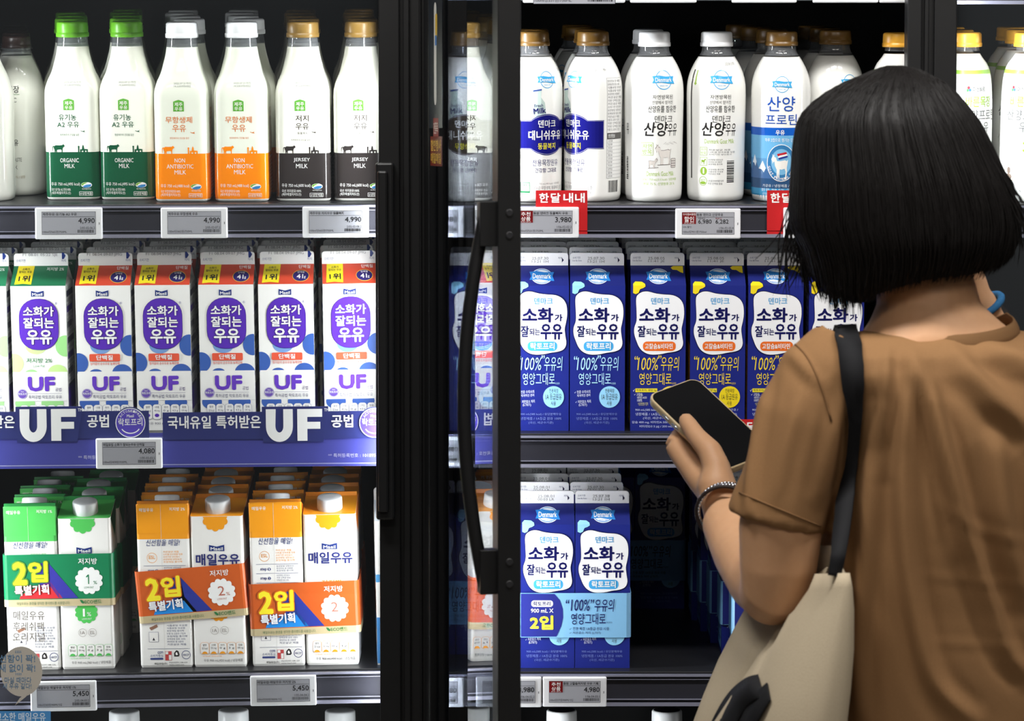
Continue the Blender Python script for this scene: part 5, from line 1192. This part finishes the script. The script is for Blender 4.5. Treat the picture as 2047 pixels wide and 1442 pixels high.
# hand: palm under the phone, thumb over its edge, four bent fingers behind it
pk = [H(-41, -10, -21), H(-42, 11, -24), H(-40, 31, -24), H(-37, 49, -22)]
b.tube([wrist, H(-52, 80, -4), H(-42, 66, 9)], [0.024, 0.0225, 0.0150], M_SKIN, 18)
for k, q in enumerate(pk):
    b.tube([wrist+(q-wrist)*0.08, wrist+(q-wrist)*0.5-nv*0.003, q], [0.019, 0.0155, 0.0118-0.0008*k], M_SKIN, 14)
b.tube([H(-45, 70, 6), H(-40, 48, 15), H(-39, 22, 16), H(-34, 0, 15.4), H(-30, -13, 14.4)], [0.0165, 0.0142, 0.0114, 0.0102, 0.0082], M_SKIN, 16)
fing = [[(-41, -10, -21), (-22, -24, -25), (4, -29, -19), (24, -30, -14)], [(-42, 11, -24), (-20, 0, -29), (9, -6, -21), (31, -8, -14)], [(-40, 31, -24), (-18, 24, -29), (9, 19, -21), (30, 16, -14)], [(-37, 49, -22), (-18, 46, -25), (3, 42, -19), (19, 39, -14)]]
for k, f in enumerate(fing):
    r0 = (0.0102, 0.0105, 0.0099, 0.0088)[k]
    b.tube([H(*q) for q in f], [r0*1.1, r0, r0*0.9, r0*0.74], M_SKIN, 14)
# other arm, bent up so that the hand is at the cheek
b.tube([W(2190, 740, 0.09), W(2230, 850, 0.10), W(2225, 960, 0.13), W(2200, 1010, 0.16)], [0.050, 0.046, 0.042, 0.036], M_SKIN, 20)
b.tube([W(2205, 1005, 0.16), W(2150, 900, 0.18), W(2050, 780, 0.165), W(1970, 650, 0.145), W(1947, 606, 0.14)], [0.036, 0.038, 0.032, (0.025, 0.022), (0.026, 0.020)], M_SKIN, 20)
b.tube([W(1947, 608, 0.14), W(1936, 568, 0.135), W(1924, 525, 0.12)], [0.022, (0.030, 0.018), (0.028, 0.014)], M_SKIN, 16)
for k, (x, y) in enumerate(((1906, 470), (1918, 462), (1932, 468), (1942, 482))):
    b.tube([W(1918+6*k, 530, 0.125), W(1912+8*k, 496, 0.112), W(x, y, 0.10)], [0.0095, 0.0085, 0.007], M_SKIN, 12)
b.tube([W(1918, 575, 0.13), W(1906, 555, 0.118), W(1902, 539, 0.108)], [0.011, 0.0098, 0.0078], M_SKIN, 12)
SKIN = attach(solid('body', b, 0.0030, 0.5, M_SKIN, 5))

# --- T-shirt
b = MB()
srows = [(654, 1878, 64, 42), (664, 1881, 98, 56), (682, 1886, 150, 76), (702, 1892, 180, 90), (735, 1904, 188, 101), (790, 1918, 172, 110), (880, 1928, 160, 116), (1000, 1930, 162, 117), (1200, 1932, 163, 113), (1400, 1937, 160, 116), (1452, 1937, 161, 117)]
b.loft([[p+Vector((0, 0, 0.03*max(0, (y-1300)/150)*((p.x-W(1937, y).x)/0.16))) for p in oval(W(cx, y, 0), hw*.001, hd*.001, 48, 0.84)] for y, cx, hw, hd in reversed(srows)], M_SHIRT)
b.tube([W(1700, 735, -0.045), W(1650, 775, -0.055), W(1612, 850, -0.065), W(1580, 945, -0.068), W(1557, 1018, -0.068), W(1550, 1046, -0.068)], [0.058, 0.0575, 0.0535, 0.0510, 0.0525, 0.0535], M_SHIRT, 28)
b.tube([W(2150, 730, 0.07), W(2215, 800, 0.09), W(2232, 930, 0.12)], [0.066, 0.064, 0.060], M_SHIRT, 24)
SHIRT = solid('t_shirt', b, 0.0045, 0.5, M_SHIRT, 8)
# cloth folds pressed into the surface: (x0, y0, x1, y1, height mm, width px) along lines in the picture plane at the shopper
folds = [([(1830, 705), (1806, 900), (1812, 1100), (1835, 1250), (1872, 1370), (1950, 1445)], 8, 17), ([(1850, 700), (1880, 860), (1930, 1060), (1975, 1200), (2010, 1300), (2060, 1355)], 8, 17), ([(1800, 690), (1850, 780), (1900, 960), (1925, 1100)], 5, 16),
         ([(1890, 690), (1980, 790), (2070, 870)], 8, 22), ([(1750, 820), (1738, 1000), (1728, 1150), (1716, 1300), (1720, 1442)], 6, 15), ([(1950, 690), (2047, 725), (2130, 770)], 6, 18), ([(1870, 1000), (1960, 1060), (2060, 1085)], 0.7, 10), ([(1840, 1150), (1950, 1162), (2060, 1170)], 0.4, 9), ([(1850, 1285), (1960, 1290), (2060, 1296)], 0.4, 9), ([(1990, 880), (2010, 1050), (2047, 1200)], 6, 18), ([(1775, 690), (1770, 800), (1768, 950)], 4, 12),
         ([(1536, 740), (1514, 860), (1499, 960), (1492, 1040)], 4, 10), ([(1600, 790), (1570, 900), (1548, 1000)], 2.5, 14), ([(1690, 780), (1665, 880), (1640, 1000)], 4, 14), ([(1580, 705), (1640, 770)], 2, 12)]
me = SHIRT.data; n = len(me.vertices)
co = np.empty(n*3); me.vertices.foreach_get('co', co); co = co.reshape(-1, 3)
nr = np.empty(n*3); me.vertices.foreach_get('normal', nr); nr = nr.reshape(-1, 3)
# picture-plane coordinates of the vertices at build time
fw = np.array([0, math.cos(PITCH), -math.sin(PITCH)]); upv = np.array([0, math.sin(PITCH), math.cos(PITCH)])
d = co-np.array([0, CAMY, EYE]); dep = d@fw
vx = 1023.5+FPX*d[:, 0]/dep; vy = 721-FPX*(d@upv)/dep
disp = np.zeros(n)
for pts, h, w in folds:
    pts = densify(pts, 24); best = np.full(n, 1e9); par = np.zeros(n)
    for k in range(len(pts)-1):
        (x0, y0), (x1, y1) = pts[k], pts[k+1]; ex, ey = x1-x0, y1-y0
        t = np.clip(((vx-x0)*ex+(vy-y0)*ey)/(ex*ex+ey*ey), 0, 1); dist = np.hypot(vx-(x0+t*ex), vy-(y0+t*ey))
        up_ = dist < best; best = np.where(up_, dist, best); par = np.where(up_, (k+t)/(len(pts)-1), par)
    env = np.clip(np.sin(np.pi*np.clip(par*0.94+0.03, 0, 1)), 0, 1)**0.7
    disp += 1.25*h*0.001*env*(np.exp(-(best/w)**2)-0.5*np.exp(-((best-1.9*w)/w)**2))
disp *= (nr[:, 1] < 0.35)
co = co+nr*disp[:, None]
me.vertices.foreach_set('co', co.ravel()); me.update()
attach(SHIRT)
BV = BVHTree.FromPolygons([tuple(v) for v in co], [tuple(p.vertices) for p in me.polygons])
CAM = Vector((0, CAMY, EYE))
def on(bv, px, py, off, fallback=None):
    dirv = (W(px, py)-CAM).normalized(); hit = bv.ray_cast(CAM, dirv)
    if hit[0] is None: return fallback
    return hit[0]+hit[1].normalized()*off
# sleeve hem and shoulder seam: fine stitched ridges lying on the cloth
b = MB()
def ridge(pts, r):
    q = [on(BV, x, y, 0.0004) for x, y in pts]; q = [x for x in q if x is not None]
    if len(q) > 2: b.tube(q, r, M_RIB, 6)
ridge([(1478+12.5*i, 985+5.2*i) for i in range(0, 14)], 0.0009); attach(b.build('hem_seam')); b = MB()
ridge([(1572+i*6.2-0.036*i*i, 684+i*i*0.62) for i in range(0, 17)], 0.0012)
attach(b.build('shoulder_seam'))
# ribbed neckline
b = MB(); N = 72; ringc = []
cc = W(1880, 662, 0.0)
for q in range(N):
    a = 2*math.pi*q/N; u, v = math.cos(a), math.sin(a)
    z = -0.0105*v-0.001 if v > 0 else -0.022*(-v)
    ringc.append(cc+LAT*(0.0795*u+0.004)+BACK*(0.0690*v)+Vector((0, 0, z+0.005+0.006*u)))
rings = []
for q in range(N):
    p = ringc[q]; o_ = (p-cc); o_.z = 0; o_.normalize(); upd = (Vector((0, 0, 1))*0.9-o_*0.42).normalized(); outd = (o_*0.9+Vector((0, 0, 1))*0.42).normalized()
    rings.append([p+upd*0.0085*math.cos(t*math.pi/5)+outd*0.0022*math.sin(t*math.pi/5) for t in range(10)])
n = 10; vs = [p for r in rings for p in r]; fs = []
for q in range(N):
    for t in range(n): fs.append((q*n+t, ((q+1) % N)*n+t, ((q+1) % N)*n+(t+1) % n, q*n+(t+1) % n))
b.add(vs, fs, M_RIB, True); attach(b.build('collar'))

# --- hair
HT = [(131, 1772, 1806), (138, 1752, 1836), (148, 1728, 1858), (162, 1692, 1884), (183, 1654, 1908), (204, 1626, 1926), (225, 1606, 1942), (246, 1595, 1957), (287, 1588, 1977), (329, 1586, 1996), (370, 1584, 2014), (412, 1582, 2030), (454, 1584, 2035), (495, 1604, 2026), (530, 1616, 2012), (570, 1622, 1990), (610, 1632, 1970)]
HEM = [(1560, 455), (1590, 520), (1620, 575), (1660, 590), (1700, 590), (1770, 577), (1850, 559), (1920, 546), (1965, 536), (2005, 515), (2040, 470)]
def tab2(tab, y, k):
    if y <= tab[0][0]: return tab[0][k]
    for p, q in zip(tab, tab[1:]):
        if y <= q[0]: return p[k]+(q[k]-p[k])*(y-p[0])/(q[0]-p[0])
    return tab[-1][k]
def hair_pt(a, y, grow=0.0, front=0.0):
    l, r = tab2(HT, y, 1), tab2(HT, y, 2); cx = (l+r)/2; hw = (r-l)/2*PXM+grow
    hd = min(hw*0.92, 0.108)+grow; c = W(cx, y, 0.02)
    return c+Vector((hw*math.cos(a), 0, 0))+Vector((0, -hd*math.sin(a), 0))
def hem_y(a):
    px = 1808+212*math.cos(a); y = tab2(HEM, px, 1)
    return y+(8*math.sin(3*a) if math.sin(a) > 0 else 26*(-math.sin(a)))-(22*(-math.cos(a)-0.55)/0.45 if math.cos(a) < -0.55 else 0)
RH = random.Random(3)
b = MB(); NA, NR = 120, 44; rings = []
ph = [RH.uniform(-1, 1) for _ in range(NA)]
for i in range(NR):
    t = i/(NR-1); ring = []
    for j in range(NA):
        a = 2*math.pi*j/NA; y = 131+(hem_y(a)-131)*(t**1.25 if t < 1 else 1)
        g = 0.0013*(ph[j]+0.6*math.sin(j*2.1+t*3))*min(1, t*3)
        if t > 0.93: g -= 0.010*(t-0.93)/0.07
        ring.append(hair_pt(a, y, g))
    rings.append(ring)
inner = [[p+(W(1808, 480, 0.02)-p)*0.22+Vector((0, 0, 0.012)) for p in rings[-1]], [p+(W(1808, 440, 0.02)-p)*0.6+Vector((0, 0, 0.03)) for p in rings[-1]]]
b.loft(rings+inner, M_HAIR, True, True)
def strand(pts, r0):
    n = len(pts); b.tube(pts, [r0*(0.6+0.6*math.sin(math.pi*min(1, (i+0.3)/n))) if i < n-1 else r0*0.15 for i in range(n)], M_HAIR, 4, False)
for k in range(2300):
    a = RH.uniform(0, 2*math.pi) if k % 5 else RH.gauss(math.pi/2, 0.9); a0 = a+RH.uniform(-.10, .10)
    hy = hem_y(a)+RH.choice((-14, -6, 0, 3, 6, 10))+(RH.uniform(-6, 34) if math.cos(a) < -0.55 else 0); y0 = 133+abs(RH.gauss(0, 1))*110
    if y0 > hy-90: continue
    g0 = RH.uniform(0.0002, 0.0030); pts = []; m = 13; wob = RH.uniform(-.02, .02)
    for i in range(m):
        t = i/(m-1); y = y0+(hy-y0)*t; aa = a0+(a-a0)*t+wob*math.sin(t*4)
        pts.append(hair_pt(aa, y, g0*(0.3+t)-0.005*max(0, t-0.8)/0.2*(RH.random()*0.8)))
    strand(pts, RH.uniform(0.0004, 0.0009))
# loose locks at the cheek and flyaway ends
for k in range(120):
    x0 = RH.uniform(1588, 1640); y0 = RH.uniform(360, 420); x1 = RH.gauss(1640, 36)+RH.choice((0, 0, -40)); y1 = RH.uniform(520, 606)
    dz = RH.uniform(0.03, 0.09); bow = RH.uniform(-26, 4)
    strand([W(x0+(x1-x0)*t*t+bow*math.sin(math.pi*t), y0+(y1-y0)*t, dz) for t in [i/9 for i in range(10)]], RH.uniform(0.0004, 0.0008))
for k in range(70):
    x0 = RH.uniform(1640, 1700); x1 = x0+RH.gauss(12, 16)
    strand([W(x0+(x1-x0)*t, 520+(RH.uniform(590, 612)-520)*t, 0.0+0.02*t) for t in [i/7 for i in range(8)]], RH.uniform(0.0004, 0.0008))
for k in range(60):
    y0 = RH.uniform(300, 420); yy = y0+RH.uniform(60, 120)
    a = RH.uniform(-0.15, 0.5); 
    strand([hair_pt(a, y0+(yy-y0)*t, 0.002+0.010*t*t) for t in [i/7 for i in range(8)]], RH.uniform(0.0003, 0.0006))
attach(b.build('hair'))

# --- worn things
def wrist_ring(name, c, axis, r, tube, m, tilt, beads=0, squash=1.0):
    z = axis.normalized(); z = (z+tilt).normalized(); x = z.orthogonal().normalized(); y = z.cross(x); b = MB(); N = 48
    cen = [c+x*r*math.cos(2*math.pi*q/N)+y*r*squash*math.sin(2*math.pi*q/N) for q in range(N)]
    if beads:
        for q in range(beads):
            a = 2*math.pi*q/beads; p = c+x*r*math.cos(a)+y*r*squash*math.sin(a); t = (-x*math.sin(a)+y*math.cos(a))
            o = (p-c).normalized()
            for (dn, s) in ((0.0022, 1), (-0.0022, 1)):
                b.tube([p+z*dn-t*0.0022, p+z*dn-t*0.001+o*0.0006, p+z*dn+t*0.001+o*0.0006, p+z*dn+t*0.0022], [0.0008, tube, tube, 0.0008], m, 8)
        
    rings = []
    for q in range(N):
        o = (cen[q]-c).normalized(); rr = tube*(0.5 if beads else 1)
        rings.append([cen[q]+o*rr*math.cos(t*math.pi/4)+z*rr*math.sin(t*math.pi/4)*(4.0 if beads else 1) for t in range(8)])
    vs = [p for r_ in rings for p in r_]; fs = [(q*8+t, ((q+1) % N)*8+t, ((q+1) % N)*8+(t+1) % 8, q*8+(t+1) % 8) for q in range(N) for t in range(8)]
    b.add(vs, fs, m, True); return attach(b.build(name))
fax = W(1456, 1045, 0.118)-wrist
M_SILVER = mat((206, 206, 212), 0.25, 0.5, 1.0)
wrist_ring('bracelet', wrist+fax.normalized()*0.010, fax, 0.0285, 0.0021, M_SILVER, Vector((0.10, 0, 0.05)), 44)
wrist_ring('cord_bracelet', wrist+fax.normalized()*0.024, fax, 0.0325, 0.0022, mat((34, 22, 20), 0.6), Vector((-0.25, 0.1, 0.22)))
wax = W(2050, 780, 0.165)-W(1947, 606, 0.14)
o = wrist_ring('hair_tie', W(1957, 618, 0.142), wax, 0.0280, 0.0044, noisy('blue_elastic', (40, 110, 160), 0.8, 300, 0.6, (30, 84, 130), dist=0.001), Vector((0, 0, 0)))
# trousers and shoes below the picture
b = MB()
hips = W(1912, 1600, 0)
for s in (-1, 1):
    x = LAT*0.085*s
    tops = Vector((hips.x, hips.y, 0))
    b.loft([oval(tops+x*k+Vector((0, 0, z)), hw, hd, 24, 0.9) for z, hw, hd, k in ((0.03, 0.062, 0.068, 1.1), (0.45, 0.068, 0.072, 1.05), (0.66, 0.082, 0.088, 1.0), (0.76, 0.086, 0.090, 0.85))], M_JEAN)
wc = W(1930, 1500, 0); wc.z = 0
b.loft([oval(wc+Vector((0, 0, z)), hw, hd, 40, 0.86) for z, hw, hd in ((0.69, 0.165, 0.100), (0.78, 0.158, 0.102), (0.86, 0.150, 0.100), (0.90, 0.140, 0.094))], M_JEAN)
attach(b.build('trousers'))
for s in (-1, 1):
    b = MB(); c = Vector((hips.x, hips.y, 0))+LAT*0.0935*s; f = -BACK
    b.loft([oval(c+f*d_+Vector((0, 0, 0.0)), 0.001, 0.001, 20) if False else [c+f*d_+LAT*w_*math.cos(2*math.pi*q/20)+Vector((0, 0, max(0.0, h_*0.5+h_*0.5*math.sin(2*math.pi*q/20)))) for q in range(20)] for d_, w_, h_ in ((-0.085, 0.02, 0.05), (-0.07, 0.036, 0.09), (0.0, 0.042, 0.09), (0.07, 0.046, 0.062), (0.13, 0.042, 0.046), (0.155, 0.02, 0.03))], mat((228, 228, 226), 0.6))
    attach(b.build('shoe', None, 0))

# --- phone
b = MB()
def rr(w, l, r, n):
    pts = []
    for (cx, cy, a0) in ((w-r, l-r, 0), (-w+r, l-r, 90), (-w+r, -l+r, 180), (w-r, -l+r, 270)):
        for q in range(7): a = math.radians(a0+q*15); pts.append(H(cx+r*math.cos(a), cy+r*math.sin(a), n))
    return pts
ph_root = empty('phone', PO); tag(ph_root, 'smartphone with a dark screen and gold-edged clear case in the shopper hand', 'phone')
def ph_part(name, mb):
    o = mb.build(name); o.parent = ph_root; o.matrix_parent_inverse = Matrix.Translation(-PO); return o
M_CASE = mat((214, 190, 150), 0.22, 0.5, 0.25); M_SCR = mat((8, 8, 10), 0.35, 0.2)
b.loft([rr(35.5, 74, 12, -5.5), rr(36.6, 75.2, 12.6, -3.8), rr(36.6, 75.2, 12.6, 3.6), rr(35.6, 74.2, 12, 4.6)], M_CASE)
ph_part('case', b)
b = MB(); b.loft([rr(34.4, 73, 11, 4.2), rr(34.4, 73, 11, 4.95)], M_SCR); ph_part('screen', b)
for l0, l1 in ((-42, -30), (-24, -12)):
    b = MB(); b.tube([H(-36.8, l0, 0), H(-36.8, l1, 0)], [0.0014, 0.0014], mat((190, 196, 205), 0.2, 0.5, 0.8), 10); ph_part('side_button', b)

# --- tote bag hanging from the shoulder
BAG = empty('tote_bag', W(1600, 1300, -0.1)); tag(BAG, 'cream canvas tote bag with black straps hanging from the shopper shoulder', 'bag')
def bag_part(name, mb):
    o = mb.build(name); o.parent = BAG; o.matrix_parent_inverse = Matrix.Translation(-BAG.location); return o
rows = [((1690, 1146, -.165), (1520, 1150, .11), .016), ((1693, 1175, -.168), (1503, 1195, .11), .020), ((1690, 1220, -.172), (1478, 1242, .11), .028), ((1682, 1300, -.178), (1440, 1318, .10), .038), ((1672, 1380, -.182), (1410, 1390, .09), .044), ((1662, 1450, -.185), (1386, 1455, .08), .048), ((1650, 1560, -.185), (1370, 1560, .07), .048), ((1640, 1700, -.18), (1366, 1700, .06), .042), ((1625, 1800, -.17), (1385, 1800, .05), .025)]
CREASE = {1146: .55, 1175: .47, 1220: .32, 1300: .08, 1380: -.15, 1450: -.28, 1560: -.4, 1700: -.4, 1800: -.4}
def bag_ring(A, B, th, n=96, shrink=1.0):
    a, c = W(*A), W(*B); m = (a+c)/2; h = (a-c)/2; nn = Vector((-h.y, h.x, 0)).normalized()
    if nn.y > 0: nn = -nn
    uc = CREASE[A[1]]; pts = []
    for q in range(n):
        t = 2*math.pi*q/n; u = math.copysign(abs(math.cos(t))**0.7, math.cos(t)); v = math.copysign(abs(math.sin(t))**0.8, math.sin(t))
        wr = 0.06*math.sin(7*u+3)*(1 if v > 0 else 0.3)
        if v > 0:
            s_ = 1/(1+math.exp(-(u-uc)/0.025)); v = v*(0.30+0.70*s_)-0.75*math.exp(-((u-uc+0.05)/0.05)**2)
        pts.append(m+h*u*shrink+nn*th*(v*shrink+wr*abs(v))+Vector((0, 0, 0.030*max(0, -v)*max(0, min(1, (0.75-u)/0.35))*max(0, (1230-A[1])/84) if A[1] < 1230 else 0)))
    return pts
b = MB(); rg = [bag_ring(*r) for r in rows]
inn = [bag_ring(A, B, th-0.003, 96, 0.97) for A, B, th in rows[:6]][::-1]
b.loft(inn+rg, M_CANVAS, True, True)
o = bag_part('bag_body', b)
bagv = [tuple(p) for r in rg for p in r]; bagf = [(k*96+j, k*96+(j+1) % 96, (k+1)*96+(j+1) % 96, (k+1)*96+j) for k in range(len(rg)-1) for j in range(96)]
BB = BVHTree.FromPolygons(bagv, bagf)
def ribbon(name, rows_, th=0.0013):
    b = MB()
    rings = []
    for i, (p0, p1, p2) in enumerate(rows_):
        t = (rows_[min(i+1, len(rows_)-1)][1]-rows_[max(i-1, 0)][1]); n = t.cross(p2-p0).normalized()
        if (n.dot(CAM-p1)) < 0: n = -n
        rings.append([p0+n*th, p1+n*th, p2+n*th, p2-n*th, p1-n*th, p0-n*th])
    b.loft(rings, M_STRAP, True, True); return bag_part(name, b)
SL = densify([(1668, 664), (1676, 705), (1683, 760), (1687, 850), (1684, 930), (1672, 1030), (1662, 1100), (1655, 1150)])
SR = densify([(1714, 664), (1723, 705), (1728, 760), (1728, 850), (1722, 930), (1706, 1030), (1693, 1100), (1681, 1154)])
top = [W(1668, 652, 0.02), W(1690, 651, 0.02), W(1712, 650, 0.02)]
over = [W(1662, 672, 0.095), W(1684, 671, 0.095), W(1706, 670, 0.095)]
rows_ = [over, top]
for (x0, y0), (x1, y1) in zip(SL, SR):
    t = max(0.0, min(1.0, (y0-960)/150)); pr = []; xm, ym = (x0+x1)/2, (y0+y1)/2
    for (x, y) in ((x0, y0), (xm, ym), (x1, y1)):
        h = None
        for dx, dyy in ((0, 0), (0, 6), (0, 14), (10, 14), (20, 24), (40, 0), (80, 0)):
            h = on(BV, x+dx, y+dyy, 0.0055)
            if h is not None: break
        if h is None: h = W(x, y, -0.06)
        elif dx or dyy: h = CAM+(W(x, y)-CAM).normalized()*(h-CAM).length
        pr.append(h*(1-t)+W(x, y, -0.160)*t)
    rows_.append(pr)
ribbon('shoulder_strap', rows_)
def drape(L, R):
    cols = []
    for f in (0.0, 0.5, 1.0):
        pts = [(a[0]*(1-f)+b[0]*f, a[1]*(1-f)+b[1]*f) for a, b in zip(L, R)]
        dep = [on(BB, x, y, 0.0) for x, y in pts]; dep = [(h-CAM).length if h is not None else None for h in dep]
        good = [d_ for d_ in dep if d_ is not None]; dep = [d_ if d_ is not None else max(good) for d_ in dep]
        n_ = len(dep); mn = [min(dep[max(0, k-4):k+5]) for k in range(n_)]; sm_ = [sum(mn[max(0, k-3):k+4])/len(mn[max(0, k-3):k+4]) for k in range(n_)]
        cols.append([CAM+(W(x, y)-CAM).normalized()*(d_-0.006) for (x, y), d_ in zip(pts, sm_)])
    return [list(r_) for r_ in zip(*cols)]
HL = densify([(1516, 1350), (1490, 1358), (1460, 1384), (1434, 1424), (1414, 1470), (1404, 1530)], 24)
HR = densify([(1528, 1396), (1508, 1400), (1488, 1420), (1468, 1456), (1454, 1500), (1446, 1540)], 24)
ribbon('carry_handle', drape(HL, HR))
HL = densify([(1534, 1366), (1520, 1380), (1496, 1412), (1478, 1450), (1468, 1500)], 20)
HR = densify([(1540, 1400), (1532, 1412), (1516, 1440), (1504, 1470), (1498, 1510)], 20)
ribbon('carry_handle', drape(HL, HR))
